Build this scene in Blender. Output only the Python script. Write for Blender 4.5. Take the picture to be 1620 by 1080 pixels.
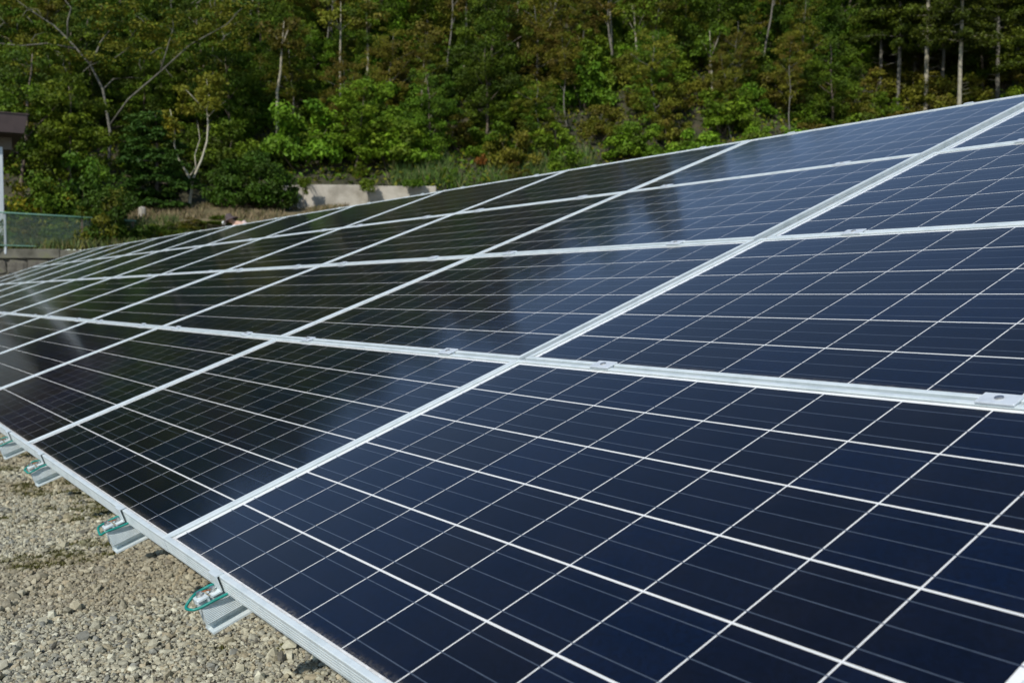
import bpy, math, random
import numpy as np
from mathutils import Matrix, Vector

for _o in list(bpy.data.objects):
    bpy.data.objects.remove(_o, do_unlink=True)
SC = bpy.context.scene
COL = SC.collection
R = math.radians

# ------------------------------------------------------------------ camera
EAVE_H = 0.65                                   # height of the array's low edge above the gravel
CAM = Vector((2.1087, -0.5935, 0.5141 + EAVE_H))
cam_data = bpy.data.cameras.new('camera')
cam_data.sensor_width = 36.0
cam_data.lens = 34.515
cam_data.clip_end = 2000
cam_data.clip_start = 0.02
cam_data.dof.use_dof = True
cam_data.dof.focus_distance = 2.25
cam_data.dof.aperture_fstop = 7.1
cam = bpy.data.objects.new('camera', cam_data)
COL.objects.link(cam)
RIGHT = Vector((0.58158676, 0.81348439, 0.0))
DOWN = Vector((0.0380354, -0.02719276, -0.99890633))
FWD = Vector((-0.8125947, 0.58095069, -0.04675615))
cam.matrix_world = Matrix(((RIGHT.x, -DOWN.x, -FWD.x, CAM.x), (RIGHT.y, -DOWN.y, -FWD.y, CAM.y),
                           (RIGHT.z, -DOWN.z, -FWD.z, CAM.z), (0, 0, 0, 1)))
SC.camera = cam

# ------------------------------------------------------------------ sky and sun
SUN_EL, SUN_AZ = R(38.0), R(150.0)              # azimuth clockwise from +Y
world = bpy.data.worlds.new('World')
SC.world = world
world.use_nodes = True
wn = world.node_tree
wn.nodes.clear()
sky = wn.nodes.new('ShaderNodeTexSky')
sky.sky_type = 'NISHITA'
sky.sun_disc = False
sky.sun_elevation = SUN_EL
sky.sun_rotation = SUN_AZ
sky.altitude = 100
sky.air_density = 0.9
sky.dust_density = 0.0
sky.ozone_density = 0.2
bg = wn.nodes.new('ShaderNodeBackground')
bg.inputs['Strength'].default_value = 0.145
wo = wn.nodes.new('ShaderNodeOutputWorld')
wn.links.new(sky.outputs[0], bg.inputs[0])
wn.links.new(bg.outputs[0], wo.inputs[0])

sun_data = bpy.data.lights.new('sun', 'SUN')
sun_data.energy = 4.1
sun_data.angle = R(0.53)
sun_data.color = (1.0, 0.95, 0.87)
sun = bpy.data.objects.new('sun', sun_data)
COL.objects.link(sun)
TOSUN = Vector((math.sin(SUN_AZ) * math.cos(SUN_EL), math.cos(SUN_AZ) * math.cos(SUN_EL), math.sin(SUN_EL)))
sun.rotation_euler = TOSUN.to_track_quat('Z', 'Y').to_euler()

SC.view_settings.view_transform = 'Standard'
SC.view_settings.look = 'None'
SC.view_settings.exposure = 0.0
SC.view_settings.gamma = 1.0
SC.view_settings.use_curve_mapping = False
SC.cycles.max_bounces = 6
SC.cycles.transparent_max_bounces = 8

# ------------------------------------------------------------------ helpers
rng = np.random.default_rng(7)
random.seed(7)


def tag(o, label=None, cat=None, group=None, kind=None):
    if label: o['label'] = label
    if cat: o['category'] = cat
    if group: o['group'] = group
    if kind: o['kind'] = kind
    return o


def empty(name, mat=None):
    o = bpy.data.objects.new(name, None)
    o.empty_display_size = 0.1
    COL.objects.link(o)
    if mat is not None:
        o.matrix_world = mat
    return o


def link(name, mesh, parent=None, loc=None):
    o = bpy.data.objects.new(name, mesh)
    COL.objects.link(o)
    if parent: o.parent = parent
    if loc is not None: o.location = loc
    return o


def mesh_np(name, verts, faces, mat=None, smooth=False, cols=None):
    """verts (n,3); faces (m,k) array of one polygon size, or a list of lists; cols (m,3) per face"""
    me = bpy.data.meshes.new(name)
    if isinstance(faces, np.ndarray):
        verts = np.asarray(verts, dtype=np.float32)
        m, k = faces.shape
        me.vertices.add(len(verts))
        me.vertices.foreach_set('co', verts.ravel())
        me.loops.add(m * k)
        me.loops.foreach_set('vertex_index', faces.astype(np.int32).ravel())
        me.polygons.add(m)
        me.polygons.foreach_set('loop_start', np.arange(0, m * k, k, dtype=np.int32))
        try:
            me.polygons.foreach_set('loop_total', np.full(m, k, dtype=np.int32))
        except Exception:
            pass
        me.polygons.foreach_set('use_smooth', np.full(m, bool(smooth)))
        me.update(calc_edges=True)
    else:
        me.from_pydata([tuple(v) for v in verts], [], [tuple(f) for f in faces])
        if smooth:
            for p in me.polygons: p.use_smooth = True
        me.update()
    if cols is not None:
        a = me.attributes.new('tint', 'FLOAT_COLOR', 'FACE')
        c4 = np.ones((len(me.polygons), 4), dtype=np.float32)
        c4[:, :3] = cols
        a.data.foreach_set('color', c4.ravel())
    if mat: me.materials.append(mat)
    return me


class MB:
    """collects boxes, prisms and tubes of one mesh"""
    def __init__(s): s.v, s.f = [], []

    def add(s, v, f):
        b = len(s.v)
        s.v += [tuple(p) for p in v]
        s.f += [tuple(i + b for i in q) for q in f]
        return s

    def box(s, x0, x1, y0, y1, z0, z1):
        v = [(x, y, z) for z in (z0, z1) for y in (y0, y1) for x in (x0, x1)]
        return s.add(v, [(0, 2, 3, 1), (4, 5, 7, 6), (0, 1, 5, 4), (1, 3, 7, 5), (3, 2, 6, 7), (2, 0, 4, 6)])

    def bbox(s, x0, x1, y0, y1, z0, z1, b):
        """box with bevelled top edge and vertical corners"""
        ring = lambda i: [(x0 + b + i, y0 + i), (x1 - b - i, y0 + i), (x1 - i, y0 + b + i), (x1 - i, y1 - b - i),
                          (x1 - b - i, y1 - i), (x0 + b + i, y1 - i), (x0 + i, y1 - b - i), (x0 + i, y0 + b + i)]
        v = [(x, y, z0) for x, y in ring(0)] + [(x, y, z1 - b) for x, y in ring(0)] + [(x, y, z1) for x, y in ring(b * .7)]
        f = [tuple(range(7, -1, -1)), tuple(range(16, 24))]
        for k in (0, 8):
            f += [(k + i, k + (i + 1) % 8, k + 8 + (i + 1) % 8, k + 8 + i) for i in range(8)]
        return s.add(v, f)

    def prism(s, prof, y0, y1, cap=True):
        """profile in x,z (counter-clockwise seen from -y) swept along y"""
        k = len(prof)
        v = [(x, y0, z) for x, z in prof] + [(x, y1, z) for x, z in prof]
        f = [(i, (i + 1) % k, k + (i + 1) % k, k + i) for i in range(k)]
        if cap: f += [tuple(range(k - 1, -1, -1)), tuple(range(k, 2 * k))]
        return s.add(v, f)

    def cyl(s, c, r, z0, z1, k=12, r1=None):
        r1 = r if r1 is None else r1
        v = [(c[0] + r * math.cos(2 * math.pi * i / k), c[1] + r * math.sin(2 * math.pi * i / k), z0) for i in range(k)]
        v += [(c[0] + r1 * math.cos(2 * math.pi * i / k), c[1] + r1 * math.sin(2 * math.pi * i / k), z1) for i in range(k)]
        f = [(i, (i + 1) % k, k + (i + 1) % k, k + i) for i in range(k)] + [tuple(range(k - 1, -1, -1)), tuple(range(k, 2 * k))]
        return s.add(v, f)

    def tube(s, pts, radii, k=6):
        pts = [Vector(p) for p in pts]
        n = len(pts)
        ref = Vector((0.3, 0.9, 0.2)).normalized()
        v, f = [], []
        for i, p in enumerate(pts):
            d = (pts[min(i + 1, n - 1)] - pts[max(i - 1, 0)]).normalized()
            a = d.cross(ref)
            if a.length < 1e-3: a = d.cross(Vector((1, 0, 0)))
            a.normalize(); b = d.cross(a)
            r = radii[i] if hasattr(radii, '__len__') else radii
            for j in range(k):
                t = 2 * math.pi * j / k
                v.append(p + a * (r * math.cos(t)) + b * (r * math.sin(t)))
        for i in range(n - 1):
            for j in range(k):
                f.append((i * k + j, i * k + (j + 1) % k, (i + 1) * k + (j + 1) % k, (i + 1) * k + j))
        f += [tuple(range(k - 1, -1, -1)), tuple((n - 1) * k + j for j in range(k))]
        return s.add(v, f)

    def mesh(s, name, mat, smooth=False):
        return mesh_np(name, s.v, s.f, mat, smooth)


def fbm(x, y, seed=0, f=1.0, octv=3):
    """cheap smooth value noise on arrays"""
    x = np.asarray(x, float); y = np.asarray(y, float)
    out = np.zeros(np.broadcast(x, y).shape); amp = 1.0
    for o in range(octv):
        xx, yy = x * f, y * f
        i, j = np.floor(xx).astype(int), np.floor(yy).astype(int)
        fx, fy = xx - i, yy - j
        fx = fx * fx * (3 - 2 * fx); fy = fy * fy * (3 - 2 * fy)
        h = lambda a, b: (np.sin(a * 127.1 + b * 311.7 + seed * 17.3 + o * 5.1) * 43758.5453) % 1.0
        out += amp * ((h(i, j) * (1 - fx) + h(i + 1, j) * fx) * (1 - fy) + (h(i, j + 1) * (1 - fx) + h(i + 1, j + 1) * fx) * fy - .5)
        amp *= .5; f *= 2.03
    return out


# ------------------------------------------------------------------ materials
def new_mat(name):
    m = bpy.data.materials.new(name)
    m.use_nodes = True
    nt = m.node_tree
    return m, nt, nt.nodes['Principled BSDF']


def nd(nt, typ, **kw):
    n = nt.nodes.new(typ)
    for k, v in kw.items(): setattr(n, k, v)
    return n


def ramp(nt, stops):
    n = nt.nodes.new('ShaderNodeValToRGB')
    el = n.color_ramp.elements
    while len(el) < len(stops): el.new(0.5)
    for e, (p, c) in zip(el, stops):
        e.position = p
        e.color = (*c, 1) if len(c) == 3 else c
    return n


def noise_mat(name, c1, c2, scale=8, rough=.7, metal=0, bump=0.0, detail=6, c3=None, coord='Object', bscale=None, spec=.5):
    m, nt, b = new_mat(name)
    tc = nd(nt, 'ShaderNodeTexCoord')
    nz = nd(nt, 'ShaderNodeTexNoise')
    nz.inputs['Scale'].default_value = scale
    nz.inputs['Detail'].default_value = detail
    nz.inputs['Roughness'].default_value = .65
    nt.links.new(tc.outputs[coord], nz.inputs['Vector'])
    rp = ramp(nt, [(.3, c1), (.55, c2), (.75, c3 or c2)])
    nt.links.new(nz.outputs[0], rp.inputs[0])
    nt.links.new(rp.outputs[0], b.inputs['Base Color'])
    b.inputs['Roughness'].default_value = rough
    b.inputs['Metallic'].default_value = metal
    b.inputs['Specular IOR Level'].default_value = spec
    if bump:
        bp = nd(nt, 'ShaderNodeBump')
        bp.inputs['Strength'].default_value = bump
        bp.inputs['Distance'].default_value = .02
        n2 = nz
        if bscale:
            n2 = nd(nt, 'ShaderNodeTexNoise')
            n2.inputs['Scale'].default_value = bscale
            n2.inputs['Detail'].default_value = 5
            nt.links.new(tc.outputs[coord], n2.inputs['Vector'])
        nt.links.new(n2.outputs[0], bp.inputs['Height'])
        nt.links.new(bp.outputs[0], b.inputs['Normal'])
    return m


M_alu = noise_mat('anodised_aluminium', (.50, .57, .58), (.65, .715, .725), 14, rough=.42, metal=.15, c3=(.62, .66, .65))
M_zinc = noise_mat('zinc_plate', (.50, .55, .59), (.60, .65, .69), 60, rough=.40, metal=.15)
M_steel = noise_mat('steel_bolt', (.42, .42, .42), (.58, .57, .55), 90, rough=.28, metal=.9)
M_cable = noise_mat('green_cable', (.0, .16, .13), (.005, .22, .18), 30, rough=.4)
M_copper = noise_mat('bare_copper', (.30, .12, .06), (.42, .18, .09), 50, rough=.4, metal=.8)
M_post = noise_mat('galvanised_post', (.34, .36, .37), (.44, .46, .46), 20, rough=.5, metal=.5)
M_concrete = noise_mat('weathered_concrete', (.20, .18, .14), (.40, .37, .31), 1.3, rough=.9, bump=.3, c3=(.46, .43, .37), bscale=30)
M_stone = noise_mat('wall_stone', (.05, .045, .035), (.12, .11, .09), 3.0, rough=.95, bump=.5, c3=(.08, .09, .035), coord='Generated')
M_cap = noise_mat('mossy_coping', (.05, .048, .034), (.12, .115, .09), 2.5, rough=.95, bump=.4, c3=(.13, .14, .06))
M_bark = noise_mat('brown_bark', (.07, .055, .04), (.15, .12, .09), 6, rough=.9, bump=.4)
M_palebark = noise_mat('pale_bark', (.16, .145, .10), (.30, .275, .20), 5, rough=.85, bump=.3, c3=(.22, .21, .15))
M_lightbark = noise_mat('light_smooth_bark', (.30, .27, .19), (.46, .43, .33), 5, rough=.85, bump=.3)
M_greybark = noise_mat('grey_bark', (.07, .066, .052), (.15, .142, .115), 6, rough=.9, bump=.3)
M_fascia = noise_mat('brown_fascia', (.035, .022, .020), (.055, .035, .032), 3, rough=.5)
M_soffit = noise_mat('brown_soffit', (.09, .075, .06), (.13, .11, .09), 3, rough=.8)
M_housewall = noise_mat('cream_house_wall', (.50, .47, .40), (.58, .55, .48), 2, rough=.85, bump=.1)
M_pillar = noise_mat('grey_painted_steel', (.42, .46, .49), (.52, .56, .58), 4, rough=.45)
M_window = noise_mat('window_glass', (.02, .03, .035), (.03, .04, .045), 2, rough=.05)
M_fgreen = noise_mat('green_fence_rail', (.06, .17, .12), (.11, .22, .16), 2.5, rough=.6, c3=(.14, .16, .12))
M_rust = noise_mat('rusty_post', (.09, .045, .025), (.17, .09, .055), 9, rough=.85)
M_wire = noise_mat('dark_green_wire', (.05, .10, .085), (.08, .14, .12), 3, rough=.6)
M_shirt = noise_mat('pink_shirt', (.70, .50, .44), (.80, .60, .53), 9, rough=.9)
M_trouser = noise_mat('dark_trousers', (.02, .02, .025), (.035, .035, .04), 9, rough=.9)
M_hat = noise_mat('brown_hat', (.045, .032, .034), (.08, .058, .058), 20, rough=.9)
M_skin = noise_mat('skin', (.42, .26, .19), (.5, .32, .24), 12, rough=.6)
M_towel = noise_mat('white_cloth', (.72, .74, .72), (.80, .82, .80), 20, rough=.9)


def leaf_mat():
    m, nt, b = new_mat('leaf')
    at = nd(nt, 'ShaderNodeAttribute', attribute_name='tint')
    oi = nd(nt, 'ShaderNodeObjectInfo')
    hs = nd(nt, 'ShaderNodeHueSaturation')
    mr = nd(nt, 'ShaderNodeMapRange')
    mr.inputs['To Min'].default_value = .72
    mr.inputs['To Max'].default_value = 1.25
    nt.links.new(oi.outputs['Random'], mr.inputs['Value'])
    mh = nd(nt, 'ShaderNodeMapRange')
    mh.inputs['To Min'].default_value = .478
    mh.inputs['To Max'].default_value = .512
    mm = nd(nt, 'ShaderNodeMath', operation='FRACT')
    m7 = nd(nt, 'ShaderNodeMath', operation='MULTIPLY')
    m7.inputs[1].default_value = 7.13
    nt.links.new(oi.outputs['Random'], m7.inputs[0])
    nt.links.new(m7.outputs[0], mm.inputs[0])
    nt.links.new(mm.outputs[0], mh.inputs['Value'])
    nt.links.new(mh.outputs[0], hs.inputs['Hue'])
    nt.links.new(mr.outputs[0], hs.inputs['Value'])
    nt.links.new(at.outputs['Color'], hs.inputs['Color'])
    nt.links.new(hs.outputs[0], b.inputs['Base Color'])
    b.inputs['Roughness'].default_value = .55
    b.inputs['Specular IOR Level'].default_value = .16
    tr = nd(nt, 'ShaderNodeBsdfTranslucent')
    nt.links.new(hs.outputs[0], tr.inputs['Color'])
    mx = nd(nt, 'ShaderNodeMixShader')
    mx.inputs[0].default_value = .22
    out = nt.nodes['Material Output']
    nt.links.new(b.outputs[0], mx.inputs[1])
    nt.links.new(tr.outputs[0], mx.inputs[2])
    nt.links.new(mx.outputs[0], out.inputs['Surface'])
    return m


M_leaf = leaf_mat()


def tint_mat(name, rough=.9, bump=0, bs=80):
    m, nt, b = new_mat(name)
    at = nd(nt, 'ShaderNodeAttribute', attribute_name='tint')
    tc = nd(nt, 'ShaderNodeTexCoord')
    nz = nd(nt, 'ShaderNodeTexNoise')
    nz.inputs['Scale'].default_value = bs
    nz.inputs['Detail'].default_value = 4
    nt.links.new(tc.outputs['Object'], nz.inputs['Vector'])
    mr = nd(nt, 'ShaderNodeMapRange')
    mr.inputs['To Min'].default_value = .65
    mr.inputs['To Max'].default_value = 1.3
    nt.links.new(nz.outputs[0], mr.inputs['Value'])
    mx = nd(nt, 'ShaderNodeVectorMath', operation='MULTIPLY')
    nt.links.new(at.outputs['Color'], mx.inputs[0])
    nt.links.new(mr.outputs[0], mx.inputs[1])
    nt.links.new(mx.outputs[0], b.inputs['Base Color'])
    b.inputs['Roughness'].default_value = rough
    b.inputs['Specular IOR Level'].default_value = .25
    return m


M_gravelstone = tint_mat('gravel_stone', bs=120)
M_grass = tint_mat('grass_blade', rough=.7, bs=3)


def ground_mat():
    m, nt, b = new_mat('gravel_ground')
    tc = nd(nt, 'ShaderNodeTexCoord')
    vo = nd(nt, 'ShaderNodeTexVoronoi')
    vo.inputs['Scale'].default_value = 55
    nt.links.new(tc.outputs['Object'], vo.inputs['Vector'])
    rp = ramp(nt, [(0, (.06, .055, .04)), (.5, (.13, .12, .095)), (1, (.24, .22, .18))])
    sp = nd(nt, 'ShaderNodeSeparateColor')
    nt.links.new(vo.outputs['Color'], sp.inputs[0])
    nt.links.new(sp.outputs[0], rp.inputs[0])
    nt.links.new(rp.outputs[0], b.inputs['Base Color'])
    bp = nd(nt, 'ShaderNodeBump', invert=True)
    bp.inputs['Strength'].default_value = .8
    bp.inputs['Distance'].default_value = .02
    nt.links.new(vo.outputs['Distance'], bp.inputs['Height'])
    nt.links.new(bp.outputs[0], b.inputs['Normal'])
    b.inputs['Roughness'].default_value = .95
    return m


M_ground = ground_mat()
M_hill = noise_mat('leaf_litter', (.020, .022, .010), (.045, .042, .020), .9, rough=.95, bump=.6, c3=(.075, .058, .032), bscale=5)
M_bank = noise_mat('dry_bank', (.055, .06, .02), (.17, .13, .065), .8, rough=.95, bump=.5, c3=(.10, .105, .035), bscale=9)


def cell_mat(name, per_face):
    m, nt, b = new_mat(name)
    tc = nd(nt, 'ShaderNodeTexCoord')
    if per_face:
        at = nd(nt, 'ShaderNodeAttribute', attribute_name='tint')
        sp = nd(nt, 'ShaderNodeSeparateColor')
        nt.links.new(at.outputs['Color'], sp.inputs[0])
        rnd = sp.outputs[0]
    else:
        rnd = nd(nt, 'ShaderNodeObjectInfo').outputs['Random']
    rp = ramp(nt, [(0, (.0018, .0030, .0100)), (.35, (.0012, .0034, .0135)), (.7, (.0009, .0042, .0180)), (1, (.0007, .0050, .0225))])
    nt.links.new(rnd, rp.inputs[0])
    vo = nd(nt, 'ShaderNodeTexVoronoi')
    vo.inputs['Scale'].default_value = 170
    nt.links.new(tc.outputs['Object'], vo.inputs['Vector'])
    nz = nd(nt, 'ShaderNodeTexNoise')
    nz.inputs['Scale'].default_value = 14
    nz.inputs['Detail'].default_value = 3
    nt.links.new(tc.outputs['Object'], nz.inputs['Vector'])
    s2 = nd(nt, 'ShaderNodeSeparateColor')
    nt.links.new(vo.outputs['Color'], s2.inputs[0])
    ad = nd(nt, 'ShaderNodeMath', operation='ADD')
    nt.links.new(s2.outputs[0], ad.inputs[0])
    nt.links.new(nz.outputs[0], ad.inputs[1])
    mr = nd(nt, 'ShaderNodeMapRange')
    mr.inputs['From Max'].default_value = 2
    mr.inputs['To Min'].default_value = .45
    mr.inputs['To Max'].default_value = 1.55
    nt.links.new(ad.outputs[0], mr.inputs['Value'])
    mx = nd(nt, 'ShaderNodeVectorMath', operation='MULTIPLY')
    nt.links.new(rp.outputs[0], mx.inputs[0])
    nt.links.new(mr.outputs[0], mx.inputs[1])
    nt.links.new(mx.outputs[0], b.inputs['Base Color'])
    b.inputs['Roughness'].default_value = .5
    b.inputs['Specular IOR Level'].default_value = .02
    return m


M_cell = cell_mat('silicon_cell', False)
M_cellfar = cell_mat('silicon_cells_far', True)
M_back = noise_mat('white_backsheet', (.80, .82, .84), (.84, .86, .88), 30, rough=.6, spec=.1)
M_bus = noise_mat('busbar_ribbon', (.045, .065, .105), (.080, .105, .155), 35, rough=.45, metal=.0, spec=.2)


def glass_mat():
    m, nt, b = new_mat('solar_glass')
    nt.nodes.remove(b)
    out = nt.nodes['Material Output']
    tc = nd(nt, 'ShaderNodeTexCoord')
    nz = nd(nt, 'ShaderNodeTexNoise')
    nz.inputs['Scale'].default_value = 2.5
    nz.inputs['Detail'].default_value = 2
    nt.links.new(tc.outputs['Object'], nz.inputs['Vector'])
    bp = nd(nt, 'ShaderNodeBump')
    bp.inputs['Strength'].default_value = .05
    bp.inputs['Distance'].default_value = .006
    nt.links.new(nz.outputs[0], bp.inputs['Height'])
    fr = nd(nt, 'ShaderNodeFresnel')
    fr.inputs['IOR'].default_value = 1.35
    gl = nd(nt, 'ShaderNodeBsdfGlossy')
    gl.inputs['Roughness'].default_value = .10
    gl.inputs['Color'].default_value = (1, 1, 1, 1)
    nt.links.new(bp.outputs[0], gl.inputs['Normal'])
    tr = nd(nt, 'ShaderNodeBsdfTransparent')
    tr.inputs['Color'].default_value = (.96, .97, .97, 1)
    mx = nd(nt, 'ShaderNodeMixShader')
    nt.links.new(fr.outputs[0], mx.inputs[0])
    nt.links.new(tr.outputs[0], mx.inputs[1])
    nt.links.new(gl.outputs[0], mx.inputs[2])
    # wind-blown dust caught along the lower frame, and a few specks
    sx = nd(nt, 'ShaderNodeSeparateXYZ')
    nt.links.new(tc.outputs['Object'], sx.inputs[0])
    n2 = nd(nt, 'ShaderNodeTexNoise')
    n2.inputs['Scale'].default_value = 160
    n2.inputs['Detail'].default_value = 6
    n2.inputs['Roughness'].default_value = .7
    nt.links.new(tc.outputs['Object'], n2.inputs['Vector'])
    n3 = nd(nt, 'ShaderNodeTexNoise')
    n3.inputs['Scale'].default_value = 9
    n3.inputs['Detail'].default_value = 3
    nt.links.new(tc.outputs['Object'], n3.inputs['Vector'])
    e = nd(nt, 'ShaderNodeMapRange')
    e.inputs['From Min'].default_value = .011
    e.inputs['From Max'].default_value = .034
    e.inputs['To Min'].default_value = 1
    e.inputs['To Max'].default_value = 0
    nt.links.new(sx.outputs[1], e.inputs['Value'])
    pw = nd(nt, 'ShaderNodeMath', operation='POWER')
    pw.inputs[1].default_value = 2.2
    nt.links.new(e.outputs[0], pw.inputs[0])
    r2 = ramp(nt, [(.42, (0, 0, 0)), (.68, (1, 1, 1))])
    nt.links.new(n2.outputs[0], r2.inputs[0])
    m1 = nd(nt, 'ShaderNodeMath', operation='MULTIPLY')
    nt.links.new(pw.outputs[0], m1.inputs[0])
    nt.links.new(r2.outputs[0], m1.inputs[1])
    m2 = nd(nt, 'ShaderNodeMath', operation='MULTIPLY')
    nt.links.new(m1.outputs[0], m2.inputs[0])
    nt.links.new(n3.outputs[0], m2.inputs[1])
    film = nd(nt, 'ShaderNodeMapRange')          # thin general film of dust
    film.inputs['From Min'].default_value = .35
    film.inputs['From Max'].default_value = .75
    film.inputs['To Min'].default_value = .0
    film.inputs['To Max'].default_value = .005
    nt.links.new(n3.outputs[0], film.inputs['Value'])
    vo = nd(nt, 'ShaderNodeTexVoronoi')
    vo.inputs['Scale'].default_value = 5.5
    nt.links.new(tc.outputs['Object'], vo.inputs['Vector'])
    s3 = nd(nt, 'ShaderNodeSeparateColor')
    nt.links.new(vo.outputs['Color'], s3.inputs[0])
    gt = nd(nt, 'ShaderNodeMath', operation='GREATER_THAN')
    gt.inputs[1].default_value = .90
    nt.links.new(s3.outputs[0], gt.inputs[0])
    lt = nd(nt, 'ShaderNodeMath', operation='LESS_THAN')
    lt.inputs[1].default_value = .013
    nt.links.new(vo.outputs['Distance'], lt.inputs[0])
    sp = nd(nt, 'ShaderNodeMath', operation='MULTIPLY')
    nt.links.new(gt.outputs[0], sp.inputs[0])
    nt.links.new(lt.outputs[0], sp.inputs[1])
    sp2 = nd(nt, 'ShaderNodeMath', operation='MULTIPLY')
    sp2.inputs[1].default_value = .5
    nt.links.new(sp.outputs[0], sp2.inputs[0])
    a1 = nd(nt, 'ShaderNodeMath', operation='ADD')
    nt.links.new(m2.outputs[0], a1.inputs[0])
    nt.links.new(film.outputs[0], a1.inputs[1])
    a2 = nd(nt, 'ShaderNodeMath', operation='ADD', use_clamp=True)
    nt.links.new(a1.outputs[0], a2.inputs[0])
    nt.links.new(sp2.outputs[0], a2.inputs[1])
    df = nd(nt, 'ShaderNodeBsdfDiffuse')
    df.inputs['Color'].default_value = (.50, .45, .37, 1)
    mx2 = nd(nt, 'ShaderNodeMixShader')
    nt.links.new(a2.outputs[0], mx2.inputs[0])
    nt.links.new(mx.outputs[0], mx2.inputs[1])
    nt.links.new(df.outputs[0], mx2.inputs[2])
    nt.links.new(mx2.outputs[0], out.inputs['Surface'])
    return m


M_glass = glass_mat()

# ------------------------------------------------------------------ terrain
HAX = Vector((-math.cos(R(33)), math.sin(R(33)), 0))        # the hill rises along this direction
LAX = Vector((math.sin(R(33)), math.cos(R(33)), 0))         # to the right along its foot
T_WALL = 24.8


def ts(x, y):
    dx, dy = x - CAM.x, y - CAM.y
    return dx * HAX.x + dy * HAX.y, dx * LAX.x + dy * LAX.y


def hill_z(t, s):
    t = np.asarray(t, float); s = np.asarray(s, float)
    z = np.interp(t, [T_WALL, 26.0, 34.4, 36.3, 37.4, 66, 80, 130], [2.30, 2.36, 4.14, 4.25, 5.05, 22.6, 29.0, 36.0])
    k = np.clip((t - 37) / 6, 0, 1)
    return z + k * 1.6 * fbm(t, s, 3, .11) + np.clip((t - 25) / 4, 0, 1) * .25 * fbm(t, s, 9, .5)


def ground_at(x, y):
    t, s = ts(x, y)
    return float(hill_z(t, s)) if t > T_WALL else 0.0


def pix_dir(px, py):
    d = RIGHT * ((px - 810) / 1553.18) + DOWN * ((py - 540) / 1553.18) + FWD
    return d


def spot(px, dist):
    """ground point under image column px at horizontal distance dist"""
    d = pix_dir(px, 300); d.z = 0; d.normalize()
    x, y = CAM.x + d.x * dist, CAM.y + d.y * dist
    return Vector((x, y, ground_at(x, y)))


gm = mesh_np('ground', [(-160, -160, 0), (160, -160, 0), (160, 160, 0), (-160, 160, 0)], np.array([[0, 1, 2, 3]]), M_ground)
tag(link('ground', gm), 'grey gravel ground under and around the solar array', 'ground', kind='structure')

tt = np.concatenate([np.linspace(T_WALL, 39, 40), np.linspace(39.6, 80, 64), np.linspace(84, 130, 12)])
ss = np.linspace(-75, 75, 130)
TT, SS = np.meshgrid(tt, ss, indexing='ij')
ZZ = hill_z(TT, SS)
XX = CAM.x + TT * HAX.x + SS * LAX.x
YY = CAM.y + TT * HAX.y + SS * LAX.y
V = np.stack([XX, YY, ZZ], -1).reshape(-1, 3)
nt_, ns_ = len(tt), len(ss)
I, J = np.meshgrid(np.arange(nt_ - 1), np.arange(ns_ - 1), indexing='ij')
F = np.stack([I * ns_ + J, I * ns_ + J + 1, (I + 1) * ns_ + J + 1, (I + 1) * ns_ + J], -1).reshape(-1, 4)
hm = mesh_np('hillside', V, F, M_hill, smooth=True)
hm.materials.append(M_bank)
mi = np.where((TT[:-1, :-1].ravel() < 36.5), 1, 0).astype(np.int32)
hm.polygons.foreach_set('material_index', mi)
tag(link('hillside', hm), 'steep wooded hillside rising behind a grassy bank', 'hillside', kind='structure')


def hpt(t, s, z=None):
    x = CAM.x + t * HAX.x + s * LAX.x
    y = CAM.y + t * HAX.y + s * LAX.y
    return Vector((x, y, float(hill_z(t, s)) if z is None else z))


HROT = Matrix.Rotation(math.atan2(LAX.y, LAX.x), 4, 'Z')     # local x along the hill foot, y uphill

# stone revetment carrying the terrace and its fence
rw = tag(empty('stone_revetment', Matrix.Translation(hpt(T_WALL, 0, 0)) @ HROT),
         'mossy grey stone retaining wall below the chain link fence', 'wall')
core = MB().box(-48, 48, -.06, .9, -.2, 2.10)
link('core', core.mesh('core', M_stone), rw)
for q in range(12):
    link('cap', MB().bbox(-24 + q * 2.0 + .006, -22 + q * 2.0 - .006, -.17 + random.uniform(-.02, .02), .5, 2.08, 2.29 + random.uniform(-.02, .02), .02).mesh('cap', M_cap), rw)
stones = []
for variant in range(8):
    b = MB()
    w, h = random.uniform(.42, .66), random.uniform(.34, .44)
    jj = lambda a: random.uniform(-a, a)
    b.bbox(-w / 2, w / 2, -h / 2, h / 2, 0, .12 + jj(.03), .05)
    me = b.mesh('stone', M_stone)
    for vt in me.vertices: vt.co += Vector((jj(.035), jj(.035), jj(.02)))
    me.transform(Matrix.Rotation(R(90), 4, 'X'))
    stones.append((w, me))
for row in range(5):
    x = -21.5 - random.uniform(0, .4)
    while x < -6.0:
        w, me = random.choice(stones)
        o = link('stone', me, rw, (x + w / 2, -.02, .22 + row * .41))
        o.rotation_euler = (0, R(random.uniform(-5, 5)), 0)
        x += w + .015

# concrete wall at the foot of the hill
cw = tag(empty('concrete_retaining_wall', Matrix.Translation(hpt(36.35, 0, 0)) @ HROT),
         'pale stained concrete retaining wall with ivy at the foot of the hill', 'wall')
zb = 3.9
for k, (x0, x1) in enumerate([(-6.75, -5.98), (-5.98, -3.62), (-3.62, -1.15)]):
    b = MB().bbox(x0 + .008, x1 - .008, -.12 if k % 2 else -.127, .22, zb, 5.17 + .02 * math.sin(k * 2.1), .02)
    link('panel', b.mesh('panel', M_concrete), cw)

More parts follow.
